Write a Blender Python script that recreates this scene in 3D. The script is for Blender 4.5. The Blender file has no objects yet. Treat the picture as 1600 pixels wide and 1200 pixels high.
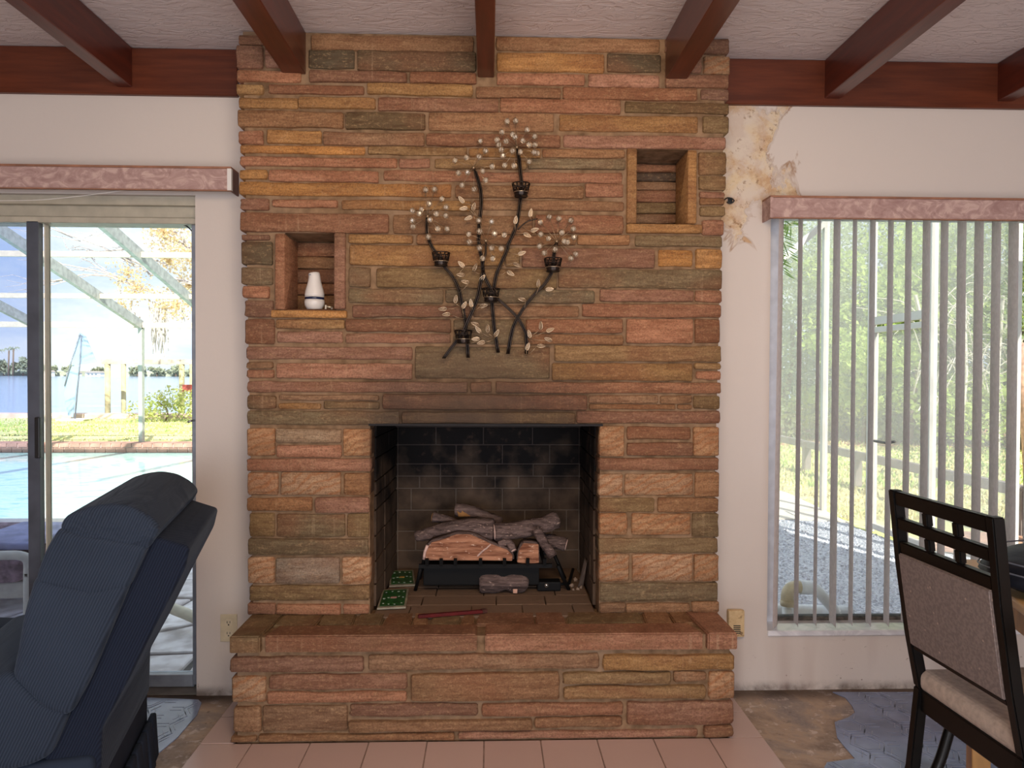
import bpy, bmesh, math, random
from mathutils import Vector, Matrix, noise
R = random.Random(7)
C = bpy.context.scene.collection
sc = bpy.context.scene
# ------------------------------------------------------------------ camera
F = 1130.0; H = 1.32
yaw = math.radians(1.8); pit = math.radians(-0.91); rol = 0.0041
fw = Vector((math.sin(yaw)*math.cos(pit), math.cos(yaw)*math.cos(pit), math.sin(pit)))
r0 = Vector((math.cos(yaw), -math.sin(yaw), 0)); u0 = r0.cross(fw)
rt = r0*math.cos(rol) + u0*math.sin(rol); up = u0*math.cos(rol) - r0*math.sin(rol)
CO = Vector((0, 0, H))
cam_d = bpy.data.cameras.new('camera'); cam = bpy.data.objects.new('camera', cam_d); C.objects.link(cam)
cam_d.sensor_width = 36; cam_d.lens = F/1600*36; cam_d.clip_start = .05; cam_d.clip_end = 2000
M = Matrix.Identity(4)
for i in range(3):
    M[i][0] = rt[i]; M[i][1] = up[i]; M[i][2] = -fw[i]; M[i][3] = CO[i]
cam.matrix_world = M
sc.camera = cam
sc.view_settings.view_transform = 'Standard'; sc.view_settings.look = 'None'
sc.view_settings.gamma = 1; sc.view_settings.use_curve_mapping = False
sc.view_settings.exposure = 0.0
sc.cycles.use_denoising = True
sc.cycles.max_bounces = 7; sc.cycles.transparent_max_bounces = 24; sc.cycles.caustics_reflective = False; sc.cycles.caustics_refractive = False
sc.cycles.sample_clamp_indirect = 4
# ------------------------------------------------------------------ sky and lights
w = bpy.data.worlds.new('sky'); sc.world = w; w.use_nodes = True
nt = w.node_tree; nt.nodes.clear()
def WN(t, **k):
    n = nt.nodes.new(t)
    for a, b in k.items(): setattr(n, a, b)
    return n
wo = WN('ShaderNodeOutputWorld'); bg = WN('ShaderNodeBackground'); tc = WN('ShaderNodeTexCoord')
mp = WN('ShaderNodeMapping'); mp.inputs['Scale'].default_value = (1, 1, 3.2)
ns = WN('ShaderNodeTexNoise'); ns.inputs['Scale'].default_value = 2.3; ns.inputs['Detail'].default_value = 7; ns.inputs['Roughness'].default_value = .6
rp = WN('ShaderNodeValToRGB'); e = rp.color_ramp.elements
e[0].position = .42; e[0].color = (.60, .71, .93, 1); e[1].position = .56; e[1].color = (.98, .98, 1.0, 1)
L = nt.links.new
L(tc.outputs['Generated'], mp.inputs[0]); L(mp.outputs[0], ns.inputs['Vector']); L(ns.outputs['Fac'], rp.inputs[0]); L(rp.outputs[0], bg.inputs[0])
bg.inputs[1].default_value = 1.4; L(bg.outputs[0], wo.inputs[0])
def light(name, kind, loc, to, power, col, sx=1, sy=1):
    d = bpy.data.lights.new(name, kind); d.energy = power; d.color = col
    if kind == 'AREA': d.shape = 'RECTANGLE'; d.size = sx; d.size_y = sy
    o = bpy.data.objects.new(name, d); C.objects.link(o); o.location = loc
    o.rotation_euler = (Vector(to)-Vector(loc)).to_track_quat('-Z', 'Y').to_euler()
    return o
s = light('sun', 'SUN', (3, -8, 9), (0, 0, 0), 10.5, (1, .95, .86)); s.data.angle = .01
s.rotation_euler = Vector((-.28, .72, -.60)).to_track_quat('-Z', 'Y').to_euler()
light('daylight_from_room_windows', 'AREA', (0.3, -2.7, 1.15), (0, 3, .45), 112, (.74, .85, 1.0), 4.6, 1.5)
light('ceiling_lamp_light', 'AREA', (0.2, 0.3, 2.40), (0, 2.8, 1.95), 30, (1, .76, .50), 1.0, .6)
light('added_ceiling_fill', 'AREA', (0.2, -0.9, .25), (0.2, 1.0, 2.6), 88, (1, .91, .88), 4.5, 2.4)  # added unseen uplight, brightens the ceiling and beam undersides
# ------------------------------------------------------------------ helpers
def ray(px, py):
    return fw + rt*((px-800)/F) + up*((600-py)/F)
def P(px, py, Y):
    d = ray(px, py); return CO + d*(Y/d.y)
def PZ(px, py, Z):
    d = ray(px, py); return CO + d*((Z-H)/d.z)
def PP(px, py, pt, n):
    d = ray(px, py); n = Vector(n); return CO + d*((Vector(pt)-CO).dot(n)/d.dot(n))
def obj(name, me, mat=None, parent=None, smooth=False):
    if isinstance(me, bmesh.types.BMesh):
        b = me; me = bpy.data.meshes.new(name); b.normal_update(); b.to_mesh(me); b.free()
    if mat is not None:
        for m in (mat if isinstance(mat, (list, tuple)) else [mat]): me.materials.append(m)
    if smooth: me.polygons.foreach_set('use_smooth', [True]*len(me.polygons))
    o = bpy.data.objects.new(name, me); C.objects.link(o)
    if parent is not None: attach(o, parent)
    return o
def wloc(o):
    v = Vector(o.location)
    while o.parent: v += o.matrix_parent_inverse.translation; o = o.parent; v += o.location
    return v
def attach(o, parent):
    o.parent = parent; o.matrix_parent_inverse = Matrix.Translation(-wloc(parent))
def tag(o, label=None, cat=None, group=None, kind=None):
    if label: o['label'] = label
    if cat: o['category'] = cat
    if group: o['group'] = group
    if kind: o['kind'] = kind
    return o
def empty(name, loc=(0, 0, 0), **k):
    o = bpy.data.objects.new(name, None); C.objects.link(o); o.location = loc; o.empty_display_size = .1
    return tag(o, **k)
def pydata(vs, fs):
    me = bpy.data.meshes.new('m'); me.from_pydata([tuple(v) for v in vs], [], fs); me.update(); return me
def fixn(bm):
    bmesh.ops.recalc_face_normals(bm, faces=bm.faces); return bm
def box(bm, a, b, rot=None, piv=None):
    x0, y0, z0 = a; x1, y1, z1 = b
    vs = [bm.verts.new(v) for v in ((x0,y0,z0),(x1,y0,z0),(x1,y1,z0),(x0,y1,z0),(x0,y0,z1),(x1,y0,z1),(x1,y1,z1),(x0,y1,z1))]
    for f in ((0,3,2,1),(4,5,6,7),(0,1,5,4),(1,2,6,5),(2,3,7,6),(3,0,4,7)): bm.faces.new([vs[i] for i in f])
    return vs
def bx(name, a, b, mat, parent=None, bev=0, seg=2):
    bm = bmesh.new(); a2 = [min(p, q) for p, q in zip(a, b)]; b2 = [max(p, q) for p, q in zip(a, b)]
    box(bm, a2, b2)
    if bev: bmesh.ops.bevel(bm, geom=bm.edges[:], offset=bev, segments=seg, affect='EDGES', profile=.6)
    return obj(name, bm, mat, parent)
def hexa(bm, q, n):
    """q four points (front quad), n extrude vector"""
    n = Vector(n); q = [Vector(p) for p in q]
    a = [bm.verts.new(p) for p in q]; b = [bm.verts.new(p+n) for p in q]
    bm.faces.new(a); bm.faces.new(b[::-1])
    for i in range(len(q)):
        j = (i+1) % len(q); bm.faces.new((a[i], b[i], b[j], a[j]))
    return a, b
def prism(name, pts, n, mat, parent=None, bev=0, seg=3, smooth=False):
    bm = bmesh.new(); hexa(bm, pts, n); fixn(bm)
    if bev: bmesh.ops.bevel(bm, geom=bm.edges[:], offset=bev, segments=seg, affect='EDGES', profile=.5, clamp_overlap=True)
    return obj(name, bm, mat, parent, smooth)
def bar(bm, a, b, wx, wy, upv=(0, 0, 1)):
    a = Vector(a); b = Vector(b); d = (b-a).normalized(); u = Vector(upv)
    if abs(d.dot(u)) > .98: u = Vector((0, 1, 0))
    s = d.cross(u).normalized(); t = s.cross(d).normalized()
    q = [a+s*wx/2+t*wy/2, a-s*wx/2+t*wy/2, a-s*wx/2-t*wy/2, a+s*wx/2-t*wy/2]
    hexa(bm, q, b-a)
def barobj(name, a, b, wx, wy, mat, parent=None, upv=(0, 0, 1), bev=0):
    bm = bmesh.new(); bar(bm, a, b, wx, wy, upv); fixn(bm)
    if bev: bmesh.ops.bevel(bm, geom=bm.edges[:], offset=bev, segments=2, affect='EDGES')
    return obj(name, bm, mat, parent)
def catmull(pts, k=5):
    pts = [Vector(p) for p in pts]
    if len(pts) < 3: return pts
    out = []
    e = [pts[0]*2-pts[1]]+pts+[pts[-1]*2-pts[-2]]
    for i in range(1, len(e)-2):
        a, b, c, d = e[i-1:i+3]
        for j in range(k):
            t = j/k
            out.append(.5*((2*b)+(c-a)*t+(2*a-5*b+4*c-d)*t*t+(3*b-a-3*c+d)*t**3))
    out.append(pts[-1]); return out
def tube(bm, pts, r, n=8, cap=True, rf=None, jit=0, close=False):
    pts = [Vector(p) for p in pts]; rings = []; prev = None
    for i, p in enumerate(pts):
        d = (pts[min(i+1, len(pts)-1)]-pts[max(i-1, 0)])
        if close: d = pts[(i+1) % len(pts)]-pts[i-1]
        d = d.normalized() if d.length else Vector((0,0,1))
        if prev is None:
            u = Vector((0, 0, 1)) if abs(d.z) < .9 else Vector((1, 0, 0)); u = (u-d*u.dot(d)).normalized()
        else: u = (prev-d*prev.dot(d)).normalized()
        prev = u; v = d.cross(u); rr = rf(i/(len(pts)-1)) if rf else r
        rings.append([bm.verts.new(p+(u*math.cos(t)+v*math.sin(t))*rr*(1+(R.uniform(-jit, jit) if jit else 0))) for t in [2*math.pi*k/n for k in range(n)]])
    m = len(rings)
    for i in range(m if close else m-1):
        a, b = rings[i], rings[(i+1) % m]
        for k in range(n): bm.faces.new((a[k], a[(k+1) % n], b[(k+1) % n], b[k]))
    if cap and not close: bm.faces.new(rings[0][::-1]); bm.faces.new(rings[-1])
    return rings
def tubeobj(name, pts, r, mat, parent=None, n=8, **k):
    bm = bmesh.new(); tube(bm, pts, r, n, **k); fixn(bm); return obj(name, bm, mat, parent, True)
def lathe(bm, prof, c, n=24, axis=None):
    c = Vector(c); rings = []
    for r, z in prof:
        rings.append([bm.verts.new(c+Vector((r*math.cos(2*math.pi*k/n), r*math.sin(2*math.pi*k/n), z))) for k in range(n)])
    for a, b in zip(rings, rings[1:]):
        for k in range(n): bm.faces.new((a[k], a[(k+1) % n], b[(k+1) % n], b[k]))
    bm.faces.new(rings[0][::-1]); bm.faces.new(rings[-1])
# ------------------------------------------------------------------ materials
def lin(c): return tuple(((v/255)/12.92 if v/255 <= .04045 else ((v/255+.055)/1.055)**2.4) for v in c)+(1,)
class MT:
    def __init__(s, name, col=(128,128,128), rough=.6, metal=0, spec=.5):
        s.m = bpy.data.materials.new(name); s.m.use_nodes = True; s.t = s.m.node_tree
        s.b = s.t.nodes['Principled BSDF']; s.out = s.t.nodes['Material Output']
        s.b.inputs['Base Color'].default_value = lin(col); s.b.inputs['Roughness'].default_value = rough
        s.b.inputs['Metallic'].default_value = metal; s.b.inputs['Specular IOR Level'].default_value = spec
        s.c = None; s.h = None
        tc = s.n('ShaderNodeTexCoord'); s.co = tc.outputs['Object']
    def n(s, t, **k):
        n = s.t.nodes.new(t)
        for a, b in k.items(): setattr(n, a, b)
        return n
    def l(s, a, b): s.t.links.new(a, b)
    def map(s, sc=(1,1,1), rot=(0,0,0), src=None, rnd=False):
        m = s.n('ShaderNodeMapping'); m.inputs['Scale'].default_value = sc; m.inputs['Rotation'].default_value = rot
        s.l(src or s.co, m.inputs[0])
        if rnd:
            oi = s.n('ShaderNodeObjectInfo'); v = s.n('ShaderNodeVectorMath', operation='MULTIPLY_ADD')
            cv = s.n('ShaderNodeCombineXYZ')
            for i in range(3): s.l(oi.outputs['Random'], cv.inputs[i])
            s.l(cv.outputs[0], v.inputs[0]); v.inputs[1].default_value = (37, 53, 71); s.l(m.outputs[0], v.inputs[2]); return v.outputs[0]
        return m.outputs[0]
    def noise(s, scale, sc=(1,1,1), det=3, rough=.5, rnd=False, dist=0, rot=(0,0,0)):
        n = s.n('ShaderNodeTexNoise'); s.l(s.map(sc, rot, rnd=rnd), n.inputs['Vector'])
        n.inputs['Scale'].default_value = scale; n.inputs['Detail'].default_value = det; n.inputs['Roughness'].default_value = rough; n.inputs['Distortion'].default_value = dist
        return n.outputs['Fac']
    def ramp(s, fac, stops):
        r = s.n('ShaderNodeValToRGB'); e = r.color_ramp.elements
        while len(e) < len(stops): e.new(.5)
        for k, (p, c) in enumerate(stops):
            e[k].position = p; e[k].color = (c, c, c, 1) if isinstance(c, (int, float)) else lin(c)
        s.l(fac, r.inputs[0]); return r.outputs[0]
    def mix(s, fac, a, b, mode='MIX'):
        m = s.n('ShaderNodeMix', data_type='RGBA', blend_type=mode)
        for i, v in ((0, fac), (6, a), (7, b)):
            if v is None: continue
            if isinstance(v, (int, float)): m.inputs[i].default_value = v
            elif isinstance(v, tuple): m.inputs[i].default_value = lin(v)
            else: s.l(v, m.inputs[i])
        return m.outputs[2]
    def math(s, op, a, b=None, c=None):
        m = s.n('ShaderNodeMath', operation=op)
        for i, v in enumerate((a, b, c)):
            if v is None: continue
            if isinstance(v, (int, float)): m.inputs[i].default_value = v
            else: s.l(v, m.inputs[i])
        return m.outputs[0]
    def color(s, c): s.l(c, s.b.inputs['Base Color']); return s
    def bump(s, h, strength=.3, dist=.01):
        b = s.n('ShaderNodeBump'); b.inputs['Strength'].default_value = strength; b.inputs['Distance'].default_value = dist
        s.l(h, b.inputs['Height']); s.l(b.outputs[0], s.b.inputs['Normal']); return s
    def pos(s):
        g = s.n('ShaderNodeNewGeometry'); x = s.n('ShaderNodeSeparateXYZ'); s.l(g.outputs['Position'], x.inputs[0]); return x.outputs
def soft(m, v, a, b, c, d):
    """smooth box mask on value v: 0 before a, 1 in b..c, 0 after d"""
    up_ = m.n('ShaderNodeMapRange', interpolation_type='SMOOTHSTEP'); up_.inputs[1].default_value = a; up_.inputs[2].default_value = b; m.l(v, up_.inputs[0])
    dn = m.n('ShaderNodeMapRange', interpolation_type='SMOOTHSTEP'); dn.inputs[1].default_value = c; dn.inputs[2].default_value = d; dn.inputs[3].default_value = 1; dn.inputs[4].default_value = 0; m.l(v, dn.inputs[0])
    return m.math('MULTIPLY', up_.outputs[0], dn.outputs[0])
def simple(name, col, rough=.6, metal=0, spec=.5, var=.12, scale=20, bump=0, sc=(1,1,1)):
    m = MT(name, col, rough, metal, spec); f = m.noise(scale, sc)
    d = tuple(max(0, c*(1-var)) for c in col); l = tuple(min(255, c*(1+var)) for c in col)
    m.color(m.ramp(f, [(.3, d), (.7, l)]))
    if bump: m.bump(f, bump)
    return m.m
YC, YW, YH, ZH = 2.775, 2.96, 2.558, .392
fb_l = P(580, 800, YC).x; fb_r = P(935, 800, YC).x; fb_top = P(758, 664, YC).z

def stone_mat(name, swirl):
    m = MT(name, rough=.78, spec=.25)
    oi = m.n('ShaderNodeObjectInfo'); base = oi.outputs['Color']
    streak = m.noise(9, (1, 1, 7), 5, .6, rnd=True, dist=.6)
    blot = m.noise(3.2, (1, 1, 1.6), 3, .5, rnd=True)
    grain = m.noise(160, (1, 1, 1), 2, .7)
    c = m.mix(m.ramp(streak, [(.30, 0.0), (.66, 1.0)]), m.mix(1.0, base, (196, 176, 158), 'MULTIPLY'), m.mix(1.0, base, (255, 246, 232), 'MULTIPLY'))
    c = m.mix(m.math('MULTIPLY', m.ramp(blot, [(.50, 0.0), (.66, 1.0)]), .48), c, (132, 84, 58))
    c = m.mix(m.math('MULTIPLY', m.ramp(m.noise(5, (1,1,2.5), 2, rnd=True), [(.55, 0.0), (.75, 1.0)]), .3), c, (122, 98, 68))
    if swirl:
        wv = m.n('ShaderNodeTexWave', wave_type='BANDS', bands_direction='Z')
        m.l(m.map((1, 1, 1), (0, .45, 0), rnd=True), wv.inputs[0])
        wv.inputs['Scale'].default_value = 11; wv.inputs['Distortion'].default_value = 7; wv.inputs['Detail'].default_value = 2; wv.inputs['Detail Scale'].default_value = 1.1
        c = m.mix(m.ramp(wv.outputs['Fac'], [(.0, .75), (.3, .15), (.7, 0.0)]), c, (160, 104, 66))
    # saw marks: fine upright pale scratches
    saw = m.noise(60, (1, 1, .03), 2, .8)
    sawm = m.math('MULTIPLY', m.ramp(saw, [(.6, 0.0), (.75, 1.0)]), m.ramp(m.noise(1.3, (1, 1, 1), 2), [(.48, 0.0), (.6, .32)]))
    c = m.mix(sawm, c, (205, 175, 140))
    fl_ = m.noise(55, (1, 1, 2.2), 5, .75, rnd=True); c = m.mix(m.math('MULTIPLY', m.ramp(fl_, [(.54, 0.0), (.66, 1.0)]), .32), c, (206, 168, 124)); c = m.mix(m.math('MULTIPLY', m.ramp(fl_, [(.34, 1.0), (.45, 0.0)]), .40), c, (98, 66, 46))
    c = m.mix(m.math('MULTIPLY', m.ramp(grain, [(.35, 1.0), (.55, 0.0)]), .45), c, (84, 58, 40))
    # soot stain above the firebox opening
    x, y, z = m.pos()
    sx = soft(m, x, fb_l-.12, fb_l+.10, fb_r-.25, fb_r+.12)
    sz = soft(m, z, fb_top-.35, fb_top-.02, fb_top+.03, fb_top+.34)
    so = m.math('MULTIPLY', m.math('MULTIPLY', sx, sz), m.ramp(m.noise(2.6, (1, 1, 1.2), 4, .6), [(.30, .3), (.58, 1.0)]))
    c = m.mix(so, c, (62, 50, 44))
    sx2 = soft(m, x, fb_l+.1, fb_l+.3, fb_r-.5, fb_r-.2); sz2 = soft(m, z, fb_top-.1, fb_top+.01, fb_top+.25, fb_top+.85)
    c = m.mix(m.math('MULTIPLY', m.math('MULTIPLY', sx2, sz2), .42), c, (92, 74, 58))
    # jamb corners blackened
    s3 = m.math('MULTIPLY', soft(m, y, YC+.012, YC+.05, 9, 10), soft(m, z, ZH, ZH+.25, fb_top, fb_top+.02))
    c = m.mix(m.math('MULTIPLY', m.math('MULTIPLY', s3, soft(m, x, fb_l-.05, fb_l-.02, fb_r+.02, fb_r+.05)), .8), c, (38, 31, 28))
    m.color(c)
    hh = m.math('ADD', m.math('MULTIPLY', streak, .8), m.math('MULTIPLY', grain, .25)); hh = m.math('ADD', hh, m.math('MULTIPLY', saw, .12))
    hh = m.math('ADD', hh, m.math('MULTIPLY', fl_, .5)); m.bump(hh, .75, .006)
    return m.m
STONE = stone_mat('sandstone', False); SWIRL = stone_mat('banded_sandstone', True)
def mortar():
    m = MT('mortar', rough=.9, spec=.1); f = m.noise(30, det=5); g = m.noise(4)
    c = m.mix(m.ramp(f, [(.3, 0.0), (.7, 1.0)]), (104, 80, 58), (150, 120, 92)); c = m.mix(m.math('MULTIPLY', m.ramp(g, [(.45, 0.0), (.7, 1.0)]), .5), c, (158, 132, 108))
    x, y, z = m.pos()
    s_ = m.math('MULTIPLY', soft(m, x, fb_l-.15, fb_l+.1, fb_r-.2, fb_r+.15), soft(m, z, fb_top-.2, fb_top, fb_top+.02, fb_top+.35))
    c = m.mix(m.math('MULTIPLY', s_, .8), c, (52, 42, 36)); m.color(c); m.bump(f, .5, .004); return m.m
MORTAR = mortar()
def wall_mat():
    m = MT('painted_plaster_wall', rough=.75, spec=.25)
    base = m.mix(m.noise(1.2), (214, 202, 192), (206, 194, 186))
    x, y, z = m.pos()
    # peeling, water stained plaster beside the chimney
    mx = soft(m, x, .7, .9, .95, 1.42); mz = soft(m, z, 1.70, 2.0, 2.5, 2.75)
    n1 = m.noise(6, det=6, rough=.65, dist=.4); n2 = m.noise(4.6, (1, 1, .7), det=5, rough=.55, dist=.9); n3 = m.noise(38, det=5, rough=.7)
    msk = m.math('MULTIPLY', mx, mz)
    reg = m.math('ADD', m.math('MULTIPLY', msk, .42), m.math('MULTIPLY', n2, 1.3))
    patch = m.math('MULTIPLY', m.ramp(reg, [(.90, 0.0), (.93, 1.0)]), m.math('GREATER_THAN', msk, .12))
    c = m.mix(m.math('MULTIPLY', patch, m.ramp(n1, [(.42, .28), (.56, .85)])), base, m.mix(m.ramp(m.noise(11, det=5, rough=.7), [(.45, 0.0), (.58, 1.0)]), (216, 192, 154), (190, 150, 106)))
    edge = m.ramp(reg, [(.85, 0.0), (.885, 1.0), (.915, 0.0)])
    c = m.mix(m.math('MINIMUM', m.math('MULTIPLY', m.math('MULTIPLY', edge, m.math('GREATER_THAN', msk, .12)), m.ramp(m.noise(5), [(.4, .2), (.6, 1.0)])), .85), c, (150, 108, 66))
    c = m.mix(m.math('MULTIPLY', m.math('MULTIPLY', m.ramp(n3, [(.58, 0.0), (.68, 1.0)]), patch), .8), c, (128, 92, 62))
    # grime and flaked specks low on the walls
    low = soft(m, z, -1, -.5, .03, .30)
    sp = m.math('MULTIPLY', m.ramp(m.noise(26, det=4, rough=.7), [(.64, 0.0), (.69, 1.0)]), low)
    c = m.mix(m.math('MULTIPLY', sp, .85), c, (112, 84, 64))
    lo2 = soft(m, z, -1, -.5, .005, .05)
    c = m.mix(m.math('MULTIPLY', m.math('MULTIPLY', lo2, m.ramp(n1, [(.4, 0.0), (.6, 1.0)])), .8), c, (74, 56, 44))
    run = m.math('MULTIPLY', m.ramp(m.noise(5, (1, 1, .12), 3), [(.52, 0.0), (.7, .35)]), soft(m, z, -.2, 0, .1, .5))
    c = m.mix(run, c, (150, 122, 112))
    m.color(c); b = m.math('ADD', m.math('MULTIPLY', n3, .12), m.math('MULTIPLY', m.math('MULTIPLY', n1, patch), 1.0)); m.bump(b, .5, .01); return m.m
WALL = wall_mat()
def ceil_mat():
    m = MT('knockdown_plaster_ceiling', rough=.6, spec=.35)
    n1 = m.noise(9, (1, 2.6, 1), 5, .6, dist=1.2); n2 = m.noise(45, (1, 2, 1), 3)
    r = m.ramp(n1, [(.45, 0.0), (.52, 1.0), (.62, 1.0), (.68, .3)])
    c = m.mix(m.noise(1.5), (224, 210, 206), (214, 200, 196)); m.color(c)
    m.bump(m.math('ADD', r, m.math('MULTIPLY', n2, .3)), .45, .006); return m.m
CEIL = ceil_mat()
def beam_mat():
    m = MT('dark_stained_beam', rough=.3, spec=.75); f = m.noise(3, (14, 1.2, 14), 5, .6)
    m.color(m.mix(m.ramp(f, [(.35, 0.0), (.65, 1.0)]), (74, 27, 16), (96, 38, 22))); m.bump(f, .08, .004); return m.m
BEAM = beam_mat()
def beamx_mat():
    m = MT('red_stained_ledger', rough=.4, spec=.45); f = m.noise(3, (1.2, 14, 14), 5, .6)
    m.color(m.mix(m.ramp(f, [(.35, 0.0), (.65, 1.0)]), (82, 37, 20), (104, 50, 28))); m.bump(f, .08, .004); return m.m
LEDGER = beamx_mat()
def glass_mat(name, tint=(245, 250, 250), refl=.06):
    m = MT(name); tr = m.n('ShaderNodeBsdfTransparent'); tr.inputs[0].default_value = lin(tint)
    g = m.n('ShaderNodeBsdfGlossy'); g.inputs['Roughness'].default_value = .02
    mx = m.n('ShaderNodeMixShader'); fr = m.n('ShaderNodeFresnel'); fr.inputs[0].default_value = 1.45
    m.l(m.math('MULTIPLY', fr.outputs[0], refl/.045), mx.inputs[0]); m.l(tr.outputs[0], mx.inputs[1]); m.l(g.outputs[0], mx.inputs[2]); m.l(mx.outputs[0], m.out.inputs[0]); return m.m
GLASS = glass_mat('window_glass')
BRICKF = None
def firebrick(name, light, dark):
    m = MT(name, rough=.8, spec=.2); x, y, z = m.pos(); n1 = m.noise(7, det=4); n2 = m.noise(30, det=4)
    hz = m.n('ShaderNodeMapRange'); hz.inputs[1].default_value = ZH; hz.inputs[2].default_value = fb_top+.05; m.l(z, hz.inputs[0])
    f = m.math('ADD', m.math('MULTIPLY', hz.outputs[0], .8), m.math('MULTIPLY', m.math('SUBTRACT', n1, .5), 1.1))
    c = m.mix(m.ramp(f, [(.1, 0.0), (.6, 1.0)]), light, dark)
    c = m.mix(m.math('MULTIPLY', m.ramp(n2, [(.6, 0.0), (.75, 1.0)]), .3), c, (96, 74, 62)); m.color(c); m.bump(n2, .4, .004); return m.m
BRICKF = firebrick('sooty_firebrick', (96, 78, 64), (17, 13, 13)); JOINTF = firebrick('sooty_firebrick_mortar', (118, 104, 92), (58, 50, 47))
# ------------------------------------------------------------------ room shell
ZC = 2.607
dR = P(306, 700, YW).x; dTop = P(200, 304, YW).z; dL = dR-2.45; dBot = P(270, 1078, YW).z
wL = P(1201, 700, YW).x; wT = P(1300, 318, YW).z; wR = wL+2.1; wB = P(1300, 984, YW).z
chL = P(384, 600, YC).x; chR = P(1128, 600, YC).x
YO = YW+.17
bm = bmesh.new()
XL, XR = -3.6, 3.9
for a, b in (((XL, 0), (dL, ZC)), ((dL, dTop), (dR, ZC)), ((dR, 0), (chL+.06, ZC)), ((chR-.08, 0), (wL, ZC)), ((wL, wT), (wR, ZC)), ((wL, 0), (wR, wB)), ((wR, 0), (XR, ZC))):
    box(bm, (a[0], YW, a[1]), (b[0], YO, b[1]))
tag(obj('wall_back', bm, WALL), 'cream painted wall behind the fireplace, water stained on the right', kind='structure')
PW = simple('plain_wall_paint', (212, 196, 184), .8)
for n, a, b in (('wall_left', (XL-.1, -3, 0), (XL, YO, ZC)), ('wall_right', (XR, -3, 0), (XR+.1, YO, ZC)), ('wall_front', (XL-.1, -3.1, 0), (XR+.1, -3, ZC))):
    tag(bx(n, a, b, PW), kind='structure')
tag(bx('ceiling', (XL-.1, -3.1, ZC), (XR+.1, YW+.9, ZC+.16), CEIL), 'off white knockdown plaster ceiling between dark beams', kind='structure')
# floor slab
def floor_mat():
    m = MT('stained_bare_concrete', rough=.55, spec=.35); n1 = m.noise(2.2, det=6, rough=.62, dist=.5); n2 = m.noise(14, det=5, rough=.7); n3 = m.noise(60, det=3)
    c = m.ramp(n1, [(.34, (96, 80, 68)), (.45, (150, 130, 114)), (.52, (186, 162, 140)), (.60, (150, 138, 132)), (.7, (118, 104, 96))])
    c = m.mix(m.ramp(n2, [(.56, 0.0), (.63, .85)]), c, (216, 202, 194)); c = m.mix(m.ramp(n2, [(.30, .8), (.38, 0.0)]), c, (70, 56, 46))
    c = m.mix(m.math('MULTIPLY', m.ramp(n3, [(.5, 0.0), (.6, 1.0)]), .35), c, (176, 160, 148))
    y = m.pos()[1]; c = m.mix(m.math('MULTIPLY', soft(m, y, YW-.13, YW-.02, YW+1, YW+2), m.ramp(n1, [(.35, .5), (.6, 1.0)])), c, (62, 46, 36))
    m.color(c); m.bump(n2, .3, .004); return m.m
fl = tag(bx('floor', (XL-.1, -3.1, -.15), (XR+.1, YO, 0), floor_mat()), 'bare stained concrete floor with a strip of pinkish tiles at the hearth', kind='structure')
def tile_mat():
    m = MT('pinkish_glazed_tile', rough=.28, spec=.5); n = m.noise(3, rnd=True); oi = m.n('ShaderNodeObjectInfo')
    c = m.mix(n, (206, 178, 168), (196, 166, 156)); c = m.mix(m.math('MULTIPLY', oi.outputs['Random'], .4), c, (212, 186, 176)); m.color(c); m.bump(m.noise(12), .05, .003); return m.m
TILE = tile_mat()
fx = [PZ(p, 1167, .008).x for p in (308, 390, 482, 574, 666, 756, 846, 936, 1026, 1116, 1204)]
tys = [YH-.415, YH-.208, YH, YH+.2, YW-.002]
hxl = PZ(364, 1165, .008).x; hxr = PZ(1143, 1160, .008).x
g = .0022
bm = bmesh.new(); box(bm, (fx[0]+.002, tys[0], 0), (fx[-1]-.002, YH, .0045)); box(bm, (fx[0]+.002, YH, 0), (hxl, YW, .0045)); box(bm, (hxr, YH, 0), (fx[-1]-.002, YW, .0045))
obj('tile_grout', bm, simple('tile_grout', (150, 128, 116), .9), fl)
for j in range(4):
    for i in range(10):
        x0, x1 = fx[i], fx[i+1]
        if j >= 2:
            if i == 0: x1 = min(x1, hxl-.002)
            elif i == 9: x0 = max(x0, hxr+.002)
            else: continue
        dz = R.uniform(-.0006, .0006)
        bx('tile', (x0+g, tys[j]+g, .0006), (x1-g, tys[j+1]-g, .0085+dz), TILE, fl, .0012, 1)
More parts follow.
